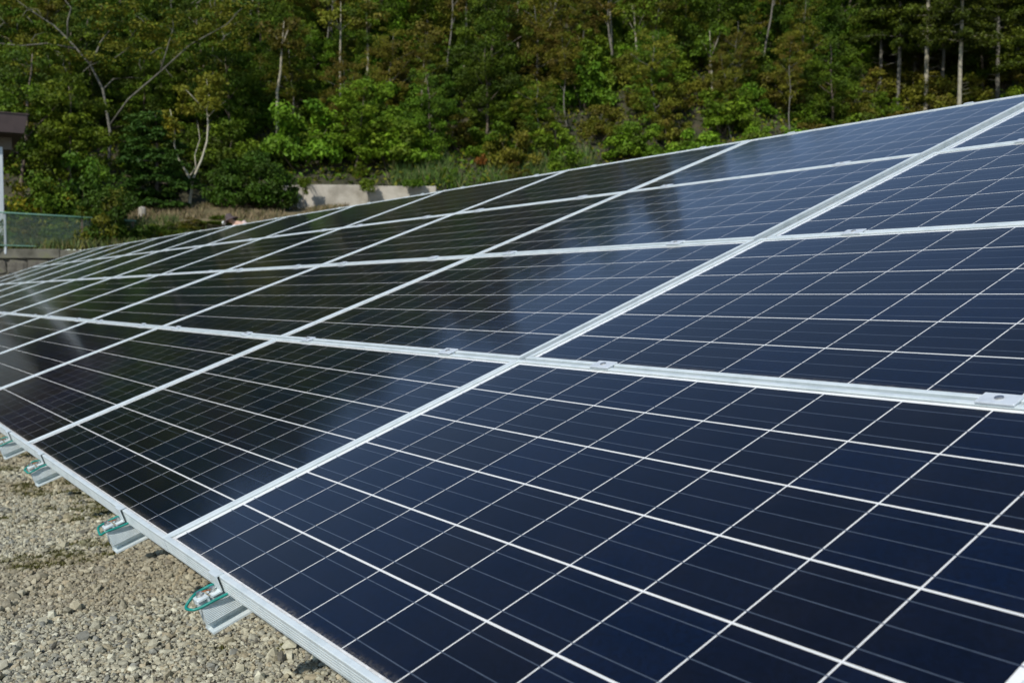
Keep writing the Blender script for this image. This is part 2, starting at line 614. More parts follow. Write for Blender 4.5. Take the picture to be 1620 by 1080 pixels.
# ------------------------------------------------------------------ gravel stones
def icosa():
    p = (1 + 5 ** .5) / 2
    v = np.array([(-1, p, 0), (1, p, 0), (-1, -p, 0), (1, -p, 0), (0, -1, p), (0, 1, p), (0, -1, -p), (0, 1, -p), (p, 0, -1), (p, 0, 1), (-p, 0, -1), (-p, 0, 1)], float)
    f = np.array([(0, 11, 5), (0, 5, 1), (0, 1, 7), (0, 7, 10), (0, 10, 11), (1, 5, 9), (5, 11, 4), (11, 10, 2), (10, 7, 6), (7, 1, 8),
                  (3, 9, 4), (3, 4, 2), (3, 2, 6), (3, 6, 8), (3, 8, 9), (4, 9, 5), (2, 4, 11), (6, 2, 10), (8, 6, 7), (9, 8, 1)])
    return v / np.linalg.norm(v[0]), f


IV, IF = icosa()


def rot_mats(n):
    q = rng.normal(size=(n, 4)); q /= np.linalg.norm(q, axis=1)[:, None]
    w, x, y, z = q.T
    return np.stack([1 - 2 * (y * y + z * z), 2 * (x * y - z * w), 2 * (x * z + y * w), 2 * (x * y + z * w), 1 - 2 * (x * x + z * z), 2 * (y * z - x * w),
                     2 * (x * z - y * w), 2 * (y * z + x * w), 1 - 2 * (x * x + y * y)], -1).reshape(n, 3, 3)


def gravel(n, x0, x1, y0, y1, smin, smax, name, label):
    x = rng.uniform(x0, x1, n); y = rng.uniform(y0, y1, n)
    moss = fbm(x, y, 21, 2.3, 3) + .5 * fbm(x, y, 5, 9, 2)
    r = smin * np.exp(np.abs(rng.normal(0, .42, n)))
    r = np.minimum(r, smax)
    loc = np.stack([x, y, r * rng.uniform(.05, .62, n)], -1)
    base = IV[None] * rng.uniform(.66, 1.34, (n, 12, 1))
    base = base * np.stack([r * rng.uniform(.85, 1.35, n), r * rng.uniform(.75, 1.1, n), r * rng.uniform(.5, .85, n)], -1)[:, None, :]
    az = rng.uniform(0, 2 * np.pi, n)
    tilt = rot_mats(n)
    Rz = np.zeros((n, 3, 3)); Rz[:, 0, 0] = np.cos(az); Rz[:, 0, 1] = -np.sin(az); Rz[:, 1, 0] = np.sin(az); Rz[:, 1, 1] = np.cos(az); Rz[:, 2, 2] = 1
    use = np.where((rng.random(n) < .45)[:, None, None], tilt, Rz)
    vv = np.einsum('nij,nkj->nki', use, base) + loc[:, None, :]
    ff = (IF[None] + 12 * np.arange(n)[:, None, None]).reshape(-1, 3)
    pal = np.array([(.52, .49, .42), (.44, .42, .37), (.36, .35, .32), (.60, .58, .52), (.27, .27, .27), (.40, .36, .29), (.19, .18, .17), (.47, .41, .33)])
    c = pal[rng.choice(8, n, p=[.22, .2, .15, .13, .08, .11, .05, .06])] * np.array([.85, .86, .75]) * rng.uniform(.75, 1.12, (n, 1))
    mk = np.clip((moss - .17) * 4, 0, 1)[:, None] * rng.uniform(.2, 1, (n, 1))
    c = c * (1 - .8 * mk) + np.array([.085, .085, .022]) * .8 * mk
    br = np.clip((fbm(x, y, 44, .9, 3) - .05) * 2.2, 0, .36)[:, None]
    c = c * (1 - br) + np.array([.26, .21, .13]) * br
    me = mesh_np(name, vv.reshape(-1, 3), ff, M_gravelstone, cols=np.repeat(c, 20, 0))
    return tag(link(name, me), label, 'gravel', kind='stuff')


gravel(66000, -4.4, .5, -.22, 1.0, .0046, .019, 'gravel', 'pale crushed gravel with mossy patches along the open low edge of the array')
gravel(22000, -8.5, -4.4, -.2, 1.3, .0066, .022, 'gravel', 'pale crushed gravel farther along the low edge of the array')

gravel(1500, -5.5, .5, -.22, 1.0, .0105, .022, 'gravel', 'scattered larger stones lying on the finer gravel')

# moss cushions on the gravel
mv, mf, mc = [], [], []
b0 = 0
cx = rng.uniform(-6.5, .5, 5000); cy = rng.uniform(-.3, 1.0, 5000)
sel = (fbm(cx, cy, 21, 2.3, 3) + .5 * fbm(cx, cy, 5, 9, 2)) > .25
cx, cy = cx[sel][:2200], cy[sel][:2200]
for x, y in zip(cx, cy):
    for k in range(26):
        a = random.uniform(0, 6.28); d = random.gauss(0, .018)
        px, py = x + d * math.cos(a), y + d * math.sin(a)
        h = random.uniform(.008, .020); w = random.uniform(.003, .006); t = random.uniform(0, 3.14)
        lx, ly = random.uniform(-.008, .008), random.uniform(-.008, .008)
        mv += [(px - w * math.cos(t), py - w * math.sin(t), .002), (px + w * math.cos(t), py + w * math.sin(t), .002), (px + lx, py + ly, h)]
        mf.append((b0, b0 + 1, b0 + 2)); b0 += 3
        g = random.uniform(.6, 1.3)
        mc.append((.085 * g, .085 * g, .020 * g))
if mf:
    me = mesh_np('moss', np.array(mv), np.array(mf), M_grass, cols=np.array(mc))
    tag(link('moss', me), 'olive green moss cushions growing between the gravel stones', 'moss', kind='stuff')

# ------------------------------------------------------------------ solar array
TILT = math.atan2(.348068, .937469)
PL = Matrix.Translation((0, 0, EAVE_H)) @ Matrix.Rotation(TILT, 4, 'X')     # u, v, n plane -> world
LU, LV, LH = 1.636, .991, .035
PU, PV = .1585, .1598
MU, MVV = (LU - 10 * PU) / 2, (LV - 6 * PV) / 2
CU, CV = .1554, .1552


def frame_mesh():
    prof = [(.024, -LH), (0, -LH), (0, -.0318)]
    for k in range(4):
        h = -.0290 + k * .0062
        prof += [(0, h), (.0022, h + .0003), (.0022, h + .0020), (0, h + .0023)]
    prof += [(0, -.0012), (.0012, 0), (.0100, 0), (.0108, -.0008), (.0108, -.0028), (.004, -.0090), (.004, -LH + .002), (.024, -LH + .002)]
    v, f = [], []
    k = len(prof)
    for d, h in prof:
        v += [(d, d, h), (LU - d, d, h), (LU - d, LV - d, h), (d, LV - d, h)]
    for i in range(k):
        j = (i + 1) % k
        for c in range(4):
            e = (c + 1) % 4
            f.append((i * 4 + c, i * 4 + e, j * 4 + e, j * 4 + c)[::-1])
    return mesh_np('frame', v, f, M_alu)


def plane(name, x0, x1, y0, y1, z, mat):
    return mesh_np(name, [(x0, y0, z), (x1, y0, z), (x1, y1, z), (x0, y1, z)], np.array([[0, 1, 2, 3]]), mat)


me_frame = frame_mesh()
me_glass = plane('glass', .0042, LU - .0042, .0042, LV - .0042, -.0030, M_glass)
me_back = MB().box(.0045, LU - .0045, .0045, LV - .0045, -.0085, -.0063).mesh('backsheet', M_back)
cb = MB()
g = .0015
cb.add([(-CU / 2, -CV / 2, 0), (CU / 2, -CV / 2, 0), (CU / 2, CV / 2, 0), (-CU / 2, CV / 2, 0),
        (-CU / 2, -CV / 2, -.00015), (CU / 2, -CV / 2, -.00015), (CU / 2, CV / 2, -.00015), (-CU / 2, CV / 2, -.00015)],
       [(0, 1, 2, 3), (0, 4, 5, 1), (1, 5, 6, 2), (2, 6, 7, 3), (3, 7, 4, 0)])
me_cell = cb.mesh('cell', M_cell)
bus_y = [-.052, 0, .052]
me_bus = plane('busbar', MU - .006, LU - MU + .006, -.0009, .0009, 0, M_bus)
# far panels: all cells joined, all ribbons joined
cv_, cf_, bb = [], [], MB()
for j in range(6):
    for i in range(10):
        x, y = MU + (i + .5) * PU, MVV + (j + .5) * PV
        k = len(cv_)
        cv_ += [(x - CU / 2, y - CV / 2, -.0060), (x + CU / 2, y - CV / 2, -.0060), (x + CU / 2, y + CV / 2, -.0060), (x - CU / 2, y + CV / 2, -.0060)]
        cf_.append((k, k + 1, k + 2, k + 3))
    for q in bus_y:
        y = MVV + (j + .5) * PV + q
        bb.add([(MU - .006, y - .0009, -.00585), (LU - MU + .006, y - .0009, -.00585), (LU - MU + .006, y + .0009, -.00585), (MU - .006, y + .0009, -.00585)], [(0, 1, 2, 3)])
me_cells_far = [mesh_np('cells', np.array(cv_), np.array(cf_), M_cellfar, cols=np.repeat(rng.random((60, 1)), 3, 1)) for _ in range(3)]
me_bus_far = bb.mesh('busbars', M_bus)

V0 = .003
VP = 1.0017
ROWS = ['bottom row', 'second row up', 'third row up', 'top row']
ORD = ['first', 'second', 'third', 'fourth', 'fifth', 'sixth', 'seventh', 'eighth', 'ninth', 'tenth', 'eleventh', 'twelfth']
LEFT_OFF = [-.0035, -.0075, -.014, -.019]       # the two tables drift apart up the slope
RIGHT_OFF = [.0035, .021, .037, .048]


def panel(u0, row, label, near):
    jit = Matrix.Translation((0, 0, random.uniform(-.0015, .0015))) @ Matrix.Rotation(R(random.uniform(-.10, .10)), 4, 'X') @ Matrix.Rotation(R(random.uniform(-.06, .06)), 4, 'Y')
    t = empty('solar_panel', PL @ Matrix.Translation((u0, V0 + row * VP, 0)) @ jit)
    tag(t, label, 'solar panel', 'panels of the solar array')
    link('frame', me_frame, t)
    link('glass', me_glass, t)
    link('backsheet', me_back, t)
    if near:
        for j in range(6):
            for i in range(10):
                link('cell', me_cell, t, (MU + (i + .5) * PU, MVV + (j + .5) * PV, -.0060))
            for q in bus_y:
                link('busbar', me_bus, t, (0, MVV + (j + .5) * PV + q, -.00585))
    else:
        tag(link('cells', random.choice(me_cells_far), t), kind='stuff')
        tag(link('busbars', me_bus_far, t), kind='stuff')


PITCH = 1.644
cols_left = []
for i in range(11):
    u0 = -LU - i * PITCH - (.012 if i >= 8 else 0) - (.012 if i >= 10 else 0)
    cols_left.append(u0)
    for row in range(4):
        panel(u0 + LEFT_OFF[row], row, f'framed blue solar panel, {ORD[i]} from the wide seam in the long table, {ROWS[row]}', i < 3)
cols_right = []
for i in range(2):
    u0 = i * PITCH
    cols_right.append(u0)
    for row in range(4):
        panel(u0 + RIGHT_OFF[row], row, f'framed blue solar panel, {ORD[i]} from the wide seam in the short table, {ROWS[row]}', i == 0)

# clamps, rails, earth wires
mid_b = MB().bbox(-.032, .032, -.018, .018, .0008, .0042, .0008)
mid_b.box(-.030, .030, -.0042, .0042, -.034, .0008)
me_mid = mid_b.mesh('plate', M_zinc)
me_bolt = MB().cyl((0, 0), .0075, .0042, .0062, 14).cyl((0, 0), .0048, .0062, .0072, 6).mesh('bolt', M_steel)
zc = MB()
zp = [(-.0045, .0006), (.0085, .0006), (.0085, .0032), (-.0073, .0032), (-.0073, -.0270), (-.0245, -.0270), (-.0245, -.0298), (-.0045, -.0298)]
k = len(zp)
zc.add([(-.020, y, z) for y, z in zp] + [(.020, y, z) for y, z in zp],
       [(i, (i + 1) % k, k + (i + 1) % k, k + i)[::-1] for i in range(k)] + [tuple(range(k)), tuple(range(2 * k - 1, k - 1, -1))])
me_zc = zc.mesh('bracket', M_alu)
me_bolt2 = MB().cyl((0, 0), .0072, 0, .0018, 16).cyl((0, 0), .0055, .0018, .0085, 6).mesh('bolt', M_steel)
# top-edge clamp is the same bracket turned round
lug = MB().bbox(-.017, .017, -.0115, .0105, .009, .0135, .0012).box(-.0165, .0165, .0065, .0103, 0, .009).box(-.0165, -.004, -.0113, -.008, 0, .009)
me_lug = lug.mesh('lug', M_alu)

rp_ = [(-.018, -.0868), (-.018, -.0905), (.024, -.0905), (.024, -.0868), (-.003, -.0868), (-.003, -.0725), (.0155, -.0725)]
for q in range(11):
    h = -.0715 + q * .0031
    rp_ += [(.0155, h), (.0163, h + .0008), (.0163, h + .0019), (.0155, h + .0027)]
rp_ += [(.0155, -.0362), (.006, -.0362), (.006, -.0440), (-.006, -.0440), (-.006, -.0362), (-.0155, -.0362), (-.0155, -.0725), (-.006, -.0725), (-.006, -.0868)]
me_rail = MB().prism(rp_, -.050, 4.06).mesh('rail', M_alu)


def wire_mesh():
    pts = []
    ctrl = [(.028, .060, -.050), (.023, .020, -.036), (.020, -.020, -.0335), (.015, -.048, -.0345), (.004, -.0625, -.033), (-.010, -.064, -.0285),
            (-.019, -.050, -.0235), (-.019, -.030, -.019), (-.020, -.014, -.0195), (-.023, -.006, -.0235)]
    P = [Vector(c) + (Vector((random.uniform(-.004, .004), random.uniform(-.007, .004), random.uniform(-.003, .0035))) if 2 < i < 8 else Vector((0, 0, 0))) for i, c in enumerate(ctrl)]
    for i in range(len(P) - 1):
        a, b, c, d = P[max(i - 1, 0)], P[i], P[i + 1], P[min(i + 2, len(P) - 1)]
        for s in range(5):
            t = s / 5
            pts.append(.5 * ((2 * b) + (c - a) * t + (2 * a - 5 * b + 4 * c - d) * t * t + (3 * b - a - 3 * c + d) * t ** 3))
    pts.append(P[-1])
    m = MB().tube(pts, .0029, 8)
    return m.mesh('wire', M_cable, True)


me_wires = [wire_mesh() for _ in range(7)]
me_copper = MB().tube([(-.010, -.036, -.018), (-.004, -.028, -.018), (-.002, -.020, -.020)], .0016, 6).mesh('bare_end', M_copper)


def clamp_set(u, off, where):
    """all fixings of one rail at slope coordinate u"""
    for row in range(1, 4):
        o = (off[row] + off[row - 1]) / 2
        t = empty('middle_clamp', PL @ Matrix.Translation((u + o, V0 + row * VP - (VP - LV) / 2, 0)))
        tag(t, f'silver clamp plate between {ROWS[row - 1]} and {ROWS[row]}, {where}', 'clamp', 'clamps on the row seams')
        link('plate', me_mid, t); link('bolt', me_bolt, t)
    t = empty('edge_clamp', PL @ Matrix.Translation((u + off[0], V0, 0)))
    tag(t, f'bent silver edge clamp on the low edge, {where}', 'clamp', 'clamps on the low edge')
    link('bracket', me_zc, t)
    link('bolt', me_bolt2, t, (0, -.0158, -.0270))
    t = empty('edge_clamp', PL @ Matrix.Translation((u + off[3], V0 + 3 * VP + LV, 0)) @ Matrix.Rotation(math.pi, 4, 'Z'))
    tag(t, f'bent silver edge clamp on the high edge, {where}', 'clamp', 'clamps on the high edge')
    link('bracket', me_zc, t)
    link('bolt', me_bolt2, t, (0, -.0158, -.0270))
    t = empty('mounting_rail', PL @ Matrix.Translation((u + off[0] + .006, V0, 0)))
    tag(t, f'ribbed aluminium rail jutting from under the low edge, {where}', 'rail', 'rails under the panels')
    link('extrusion', me_rail, t)
    t = empty('earthing_lug', PL @ Matrix.Translation((u + off[0] + .002, V0 - .0405, -.0362)))
    tag(t, f'small bolted earthing lug on the rail tip, {where}', 'lug', 'earthing lugs on the rail tips')
    link('body', me_lug, t); link('bolt', me_bolt2, t, (0, 0, .0135))
    t = empty('earth_wire', PL @ Matrix.Translation((u + off[0] + .008, V0, 0)))
    tag(t, f'green earth wire looped round the rail tip, {where}', 'wire', 'green earth wires')
    link('sheath', random.choice(me_wires), t); link('bare_end', me_copper, t)


for i, u0 in enumerate(cols_left):
    clamp_set(u0 + 1.285, LEFT_OFF, f'{ORD[i]} long-table panel, seam side')
    clamp_set(u0 + .285, LEFT_OFF, f'{ORD[i]} long-table panel, far side')
for i, u0 in enumerate(cols_right):
    clamp_set(u0 + .330, RIGHT_OFF, f'{ORD[i]} short-table panel, seam side')
    clamp_set(u0 + 1.285, RIGHT_OFF, f'{ORD[i]} short-table panel, far side')


def support(u0, u1, name):
    for vv, wh in ((.95, 'lower'), (3.05, 'upper')):
        bm = MB().box(u0, u1, vv - .03, vv + .03, -.1605, -.0915)
        o = link('cross_beam', bm.mesh('cross_beam', M_post))
        o.matrix_world = PL
        tag(o, f'{wh} galvanised cross beam carrying the rails of the {name}', 'beam')
        yy = vv * math.cos(TILT) + .125 * math.sin(TILT)
        ztop = EAVE_H + vv * math.sin(TILT) - .16 * math.cos(TILT) - .012
        n = max(2, int((u1 - u0) / 3.3) + 1)
        for q in range(n):
            ux = u0 + .25 + (u1 - u0 - .5) * q / (n - 1)
            p = tag(empty('support_post', Matrix.Translation((ux, yy, 0))),
                    f'galvanised steel post under the {wh} beam of the {name}', 'post', f'{wh} posts of the {name}')
            link('shaft', MB().box(-.03, .03, -.03, .03, .06, ztop).mesh('shaft', M_post), p)
            link('footing', MB().bbox(-.18, .18, -.18, .18, -.05, .12, .01).mesh('footing', M_concrete), p)


support(cols_left[-1], -.02, 'long table')
support(.06, cols_right[-1] + LU, 'short table')

# ------------------------------------------------------------------ vegetation
PAL = {
    'dark': [(.034, .070, .012), (.048, .092, .016), (.060, .105, .020), (.036, .056, .014)],
    'mid': [(.062, .120, .016), (.085, .150, .022), (.105, .170, .026), (.060, .090, .016)],
    'bright': [(.100, .190, .022), (.130, .220, .030), (.075, .140, .018), (.150, .220, .036)],
    'olive': [(.105, .115, .020), (.135, .135, .028), (.075, .088, .016), (.150, .145, .034)],
    'brown': [(.110, .092, .030), (.100, .098, .024), (.125, .096, .034), (.080, .074, .022)],
    'yellow': [(.200, .180, .024), (.150, .160, .024), (.240, .180, .030), (.090, .120, .018)],
    'blue': [(.036, .085, .026), (.050, .110, .034), (.064, .125, .038)],
    'cedar': [(.040, .064, .012), (.058, .088, .015), (.080, .105, .018), (.030, .046, .010)],
    'rust': [(.180, .075, .028), (.130, .085, .025), (.095, .075, .022)],
}


def leaves(cent, rad, n_each, size, pal, flat=.55, droop=.0, up=.5):
    """leaf-sized rhombs gathered in clumps round the given centres"""
    cent = np.asarray(cent, float); nc = len(cent)
    n = nc * n_each
    rad = np.broadcast_to(np.asarray(rad, float), (nc,))
    ci = np.repeat(np.arange(nc), n_each)
    d = rng.normal(size=(n, 3)); d /= np.linalg.norm(d, axis=1)[:, None]
    rr = rng.random(n) ** .45
    off = d * (rad[ci] * rr)[:, None]
    off[:, 2] *= flat
    off[:, 2] -= droop * (off[:, 0] ** 2 + off[:, 1] ** 2) / rad[ci]
    c = cent[ci] + off
    nrm = d * .7 + rng.normal(size=(n, 3)) * .55 + np.array([0, 0, up])
    nrm /= np.linalg.norm(nrm, axis=1)[:, None]
    a = np.cross(nrm, rng.normal(size=(n, 3))); a /= np.linalg.norm(a, axis=1)[:, None]
    b = np.cross(nrm, a)
    s = size * rng.uniform(.55, 1.25, n)
    a = a * s[:, None]; b = b * (s * .55)[:, None]
    bend = nrm * (s * .18)[:, None]
    v = np.stack([c - a - bend, c + b, c + a - bend, c - b], 1).reshape(-1, 3)
    f = np.arange(4 * n).reshape(n, 4)
    P = np.array(PAL[pal]) * np.array([1.10, 1.12, .50])
    clump = P[rng.integers(0, len(P), nc)]
    col = clump[ci] * .6 + P[rng.integers(0, len(P), n)] * .4
    col *= rng.uniform(.75, 1.25, (n, 1))
    return v, f, col


def crown_mesh(parts):
    vs, fs, cs, k = [], [], [], 0
    for v, f, c in parts:
        vs.append(v); fs.append(f + k); cs.append(c); k += len(v)
    return mesh_np('crown', np.concatenate(vs), np.concatenate(fs), M_leaf, cols=np.concatenate(cs))


def wobble(p0, p1, n, amp):
    p0, p1 = np.array(p0, float), np.array(p1, float)
    t = np.linspace(0, 1, n)[:, None]
    pts = p0 + (p1 - p0) * t
    o = np.cumsum(rng.normal(0, amp, (n, 3)), 0); o[0] = 0
    o[:, 2] *= .3
    return pts + o


def tree_kind(h, crown_r, crown_lo, nclump, n_each, clump_r, leaf, pal, trunk_r, bark, limbs=10, flat=.55, lean=.4, shape='round', pal2=None):
    """returns (trunk mesh, crown mesh) of one individual"""
    top = (rng.normal(0, lean), rng.normal(0, lean), h * .93)
    tp = wobble((0, 0, -.5), top, 9, h * .012)
    m = MB()
    m.tube(tp, list(np.linspace(trunk_r, trunk_r * .22, 9)), 7)
    zc = h * (crown_lo + 1) / 2; zr = h * (1 - crown_lo) / 2
    cents = []
    while len(cents) < nclump:
        d = rng.normal(size=3); d /= np.linalg.norm(d)
        r = rng.random() ** .33
        p = d * r
        z = zc + p[2] * zr
        ft = np.clip((z + .5) / (h * .93 + .5), 0, 1)
        w = 1.0
        if shape == 'cone': w = 1.15 * (1 - (z - h * crown_lo) / (h * (1 - crown_lo)) * .85)
        if shape == 'vase': w = .55 + .6 * (z - h * crown_lo) / (h * (1 - crown_lo))
        c0 = tp[min(8, int(ft * 8))]
        q = np.array([c0[0] + p[0] * crown_r * w, c0[1] + p[1] * crown_r * w, z])
        q += rng.normal(0, .12, 3)
        cents.append(q)
    cents = np.array(cents)
    for q in cents[rng.permutation(nclump)[:limbs]]:
        zz = max(.2, q[2] - rng.uniform(.25, .5) * np.hypot(q[0], q[1]) - .3)
        fi = np.clip((zz + .5) / (h * .93 + .5), .05, .95) * 8
        a = tp[int(fi)] + (tp[min(8, int(fi) + 1)] - tp[int(fi)]) * (fi - int(fi))
        r0 = trunk_r * (1 - fi / 8 * .8) * .5
        m.tube(wobble(a, q, 5, .05), list(np.linspace(r0, .012, 5)), 5)
    rad = clump_r * rng.uniform(.6, 1.3, nclump)
    half = nclump if not pal2 else int(nclump * .6)
    parts = [leaves(cents[:half], rad[:half], n_each, leaf, pal, flat)]
    if pal2: parts.append(leaves(cents[half:], rad[half:], n_each, leaf, pal2, flat))
    return m.mesh('trunk', bark, True), crown_mesh(parts)


def cedar_kind(h, lo, leafpal, bark=None):
    m = MB()
    tp = wobble((0, 0, -.5), (rng.normal(0, .15), rng.normal(0, .15), h), 10, .02)
    m.tube(tp, list(np.linspace(.135, .03, 10)), 8)
    cents, rads = [], []
    z = h * lo
    while z < h * .98:
        fr = (z - h * lo) / (h * (1 - lo))
        L = 1.9 * (1 - fr) ** .7 * rng.uniform(.7, 1.15) + .25
        for k in range(4 if fr < .8 else 3):
            a = rng.uniform(0, 6.28)
            for s in np.linspace(.35, 1, 3):
                cents.append((L * s * math.cos(a), L * s * math.sin(a), z + .12 * s - .25 * s * s))
                rads.append(.30 + .22 * (1 - s * .4))
            m.tube([(0, 0, z - .15), (L * .5 * math.cos(a), L * .5 * math.sin(a), z), (L * math.cos(a), L * math.sin(a), z - .15)], [.03, .02, .008], 4)
        z += rng.uniform(.45, .8)
    for q in range(10):                                   # dead twigs on the bare bole
        a = rng.uniform(0, 6.28); zz = rng.uniform(.08, lo) * h
        m.tube([(0, 0, zz), (.7 * math.cos(a), .7 * math.sin(a), zz + rng.uniform(-.1, .2))], [.016, .004], 4)
    return m.mesh('trunk', bark or M_greybark, True), crown_mesh([leaves(cents, rads, 95, .095, leafpal, .6, .15)])


def tier_kind(h, r, pal):
    m = MB()
    m.tube(wobble((0, 0, -.3), (0, 0, h * .95), 7, .02), list(np.linspace(.09, .02, 7)), 6)
    parts = []
    cents, rads = [], []
    for t in np.linspace(.06, .97, 9):
        z = h * t
        rr = r * (1 - .66 * t) * rng.uniform(.75, 1.2)
        ox, oy = rng.normal(0, .16, 2)
        n = max(6, int(26 * (1 - t * .6)))
        for k in range(n):
            a = 6.283 * k / n + rng.uniform(-.3, .3); s = rng.uniform(.35, 1)
            cents.append((ox + rr * s * math.cos(a), oy + rr * s * math.sin(a), z - .12 * s + rng.normal(0, .09))); rads.append(rng.uniform(.22, .4))
            if k % 3 == 0: m.tube([(0, 0, z - .1), cents[-1]], [.02, .006], 4)
    return m.mesh('trunk', M_bark, True), crown_mesh([leaves(cents, rads, 85, .075, pal, .30, .25, 1.2)])


def shrub_kind(w, h, nclump, n_each, leaf, pal, pal2=None, flat=.7, cr=.34):
    m = MB()
    cents = []
    while len(cents) < nclump:
        d = rng.normal(size=3); d /= np.linalg.norm(d)
        p = d * rng.random() ** .3
        zz_ = abs(p[2]) if rng.random() < .7 else abs(p[2]) * .3
        cents.append((p[0] * w / 2, p[1] * w / 2, h * (.08 + .84 * zz_)))
    cents = np.array(cents)
    for q in cents[::3]:
        m.tube(wobble((rng.normal(0, .1), rng.normal(0, .1), -.25), q, 4, .03), [.025, .018, .012, .006], 4)
    half = nclump if not pal2 else int(nclump * .65)
    rads = rng.uniform(.7, 1.3, nclump) * cr
    parts = [leaves(cents[:half], rads[:half], n_each, leaf, pal, flat)]
    if pal2: parts.append(leaves(cents[half:], rads[half:], n_each, leaf, pal2, flat))
    return m.mesh('stem', M_bark, True), crown_mesh(parts)


def plant(kind, loc, s, rz, name, label, cat, group=None, sz=None, tilt=0):
    tr, cr = kind
    M4 = Matrix.Translation(loc) @ Matrix.Rotation(rz, 4, 'Z') @ Matrix.Rotation(tilt, 4, 'X') @ Matrix.Diagonal((s, s, sz or s, 1))
    t = tag(empty(name, M4), label, cat, group)
    link('trunk' if 'shrub' not in name and 'bush' not in name else 'stem', tr, t)
    link('crown', cr, t)
    return t


KIND = {
    'round_mid': [tree_kind(5.6, 1.7, .08, 110, 125, .42, .066, 'mid', .08, M_bark, 8, pal2='dark') for _ in range(3)],
    'round_dark': [tree_kind(6.0, 1.9, .08, 115, 125, .44, .068, 'dark', .09, M_bark, 8, pal2='mid') for _ in range(3)],
    'olive': [tree_kind(5.8, 1.5, .10, 95, 120, .40, .062, 'olive', .06, M_greybark, 10, pal2='mid') for _ in range(3)],
    'slender': [tree_kind(7.2, 1.2, .40, 60, 115, .36, .064, 'olive', .055, M_greybark, 10, lean=.8, pal2='brown') for _ in range(3)],
    'brown': [tree_kind(5.8, 1.6, .14, 90, 110, .42, .058, 'brown', .055, M_greybark, 16, pal2='olive') for _ in range(3)],
    'bright': [tree_kind(4.8, 1.5, .08, 90, 125, .38, .072, 'bright', .06, M_bark, 6, pal2='mid') for _ in range(2)],
    'cedar': [cedar_kind(15.0, .24, 'cedar'), cedar_kind(13.5, .30, 'cedar')],
    'cedar_pale': [cedar_kind(15.0, .40, 'cedar', M_palebark)],
    'sh_mid': [shrub_kind(2.4, 1.9, 46, 120, .075, 'mid', 'bright', cr=.30) for _ in range(2)],
    'sh_dark': [shrub_kind(2.4, 1.8, 46, 120, .072, 'dark', 'mid', cr=.30) for _ in range(2)],
    'sh_olive': [shrub_kind(2.2, 1.9, 40, 110, .070, 'olive', 'brown', cr=.30) for _ in range(2)],
    'sh_bright': [shrub_kind(2.3, 1.8, 46, 120, .082, 'bright', 'mid', cr=.30) for _ in range(2)],
    'sh_yellow': [shrub_kind(2.2, 1.8, 40, 110, .075, 'mid', 'yellow', cr=.30)],
}
DESC = {
    'round_mid': ('broadleaf_tree', 'rounded mid-green broadleaf tree'), 'round_dark': ('broadleaf_tree', 'dense dark green broadleaf tree'),
    'olive': ('broadleaf_tree', 'olive green tree with loose crown'), 'slender': ('slender_tree', 'slender leaning tree with pale bare trunk'),
    'brown': ('broadleaf_tree', 'thin brownish autumn tree with bare twigs'), 'bright': ('broadleaf_tree', 'low bright green leafy tree'),
    'cedar': ('cedar_tree', 'tall straight cedar with bare lower trunk'),
    'sh_mid': ('shrub', 'mid-green leafy shrub'), 'sh_dark': ('shrub', 'dark green shrub'), 'sh_olive': ('shrub', 'olive brown shrub'),
    'sh_bright': ('shrub', 'bright green shrub'), 'sh_yellow': ('shrub', 'shrub with yellowing leaves'),
}


def zone(t, s):
    az = math.degrees(math.atan2(s, t))
    lat = ('behind the house porch' if az < -17 else 'behind the forked tree' if az < -8 else 'above the concrete wall' if az < 3
           else 'beside the concrete wall\'s far end' if az < 12 else 'next to the cedar grove' if az < 20 else 'around the cedar grove')
    return ('upper slope ' if t > 52 else 'middle slope ' if t > 44.5 else 'lower slope ') + lat


def poisson(n_try, t0, t1, spacing, margin):
    pts = []
    for _ in range(n_try):
        t = rng.uniform(t0, t1)
        lim = t * math.tan(R(29.5)) + margin
        s = rng.uniform(-lim - margin * 2, lim)
        if all((t - a) ** 2 + (s - b) ** 2 > spacing ** 2 for a, b in pts):
            pts.append((t, s))
    return pts


for t, s in poisson(7000, 39.6, 67, 2.2, 3):
    az = math.degrees(math.atan2(s, t))                       # relative to the hill axis
    u = rng.random()
    if az > 21 and t < 56:
        k = 'cedar' if u < .45 else ('round_dark' if u < .85 else 'olive')
        if t < 47 and az > 20: continue
    elif az < -10:
        k = ('round_dark' if u < .36 else 'round_mid' if u < .66 else 'brown' if u < .74 else 'olive' if u < .90 else 'slender')
    elif az < 8:
        k = ('slender' if u < .16 else 'olive' if u < .38 else 'round_mid' if u < .66 else 'brown' if u < .74 else 'round_dark' if u < .84 else 'bright')
    else:
        k = ('olive' if u < .30 else 'brown' if u < .40 else 'round_mid' if u < .66 else 'bright' if u < .82 else 'slender' if u < .94 else 'round_dark')
    sc = rng.uniform(.75, 1.12) * (1.0 if t > 46 else .82)
    if k == 'cedar': sc = rng.uniform(.62, .8)
    if t < 43 and k in ('slender', 'brown'): sc *= .8
    p = hpt(t, s)
    nm, ds = DESC[k]
    z = zone(t, s)
    plant(KIND[k][rng.integers(len(KIND[k]))], p, sc, rng.uniform(0, 6.28), nm, f'{ds}, {z}', 'tree', f'{ds}, {z}', sz=sc * rng.uniform(.9, 1.2), tilt=R(rng.normal(0, 3)))

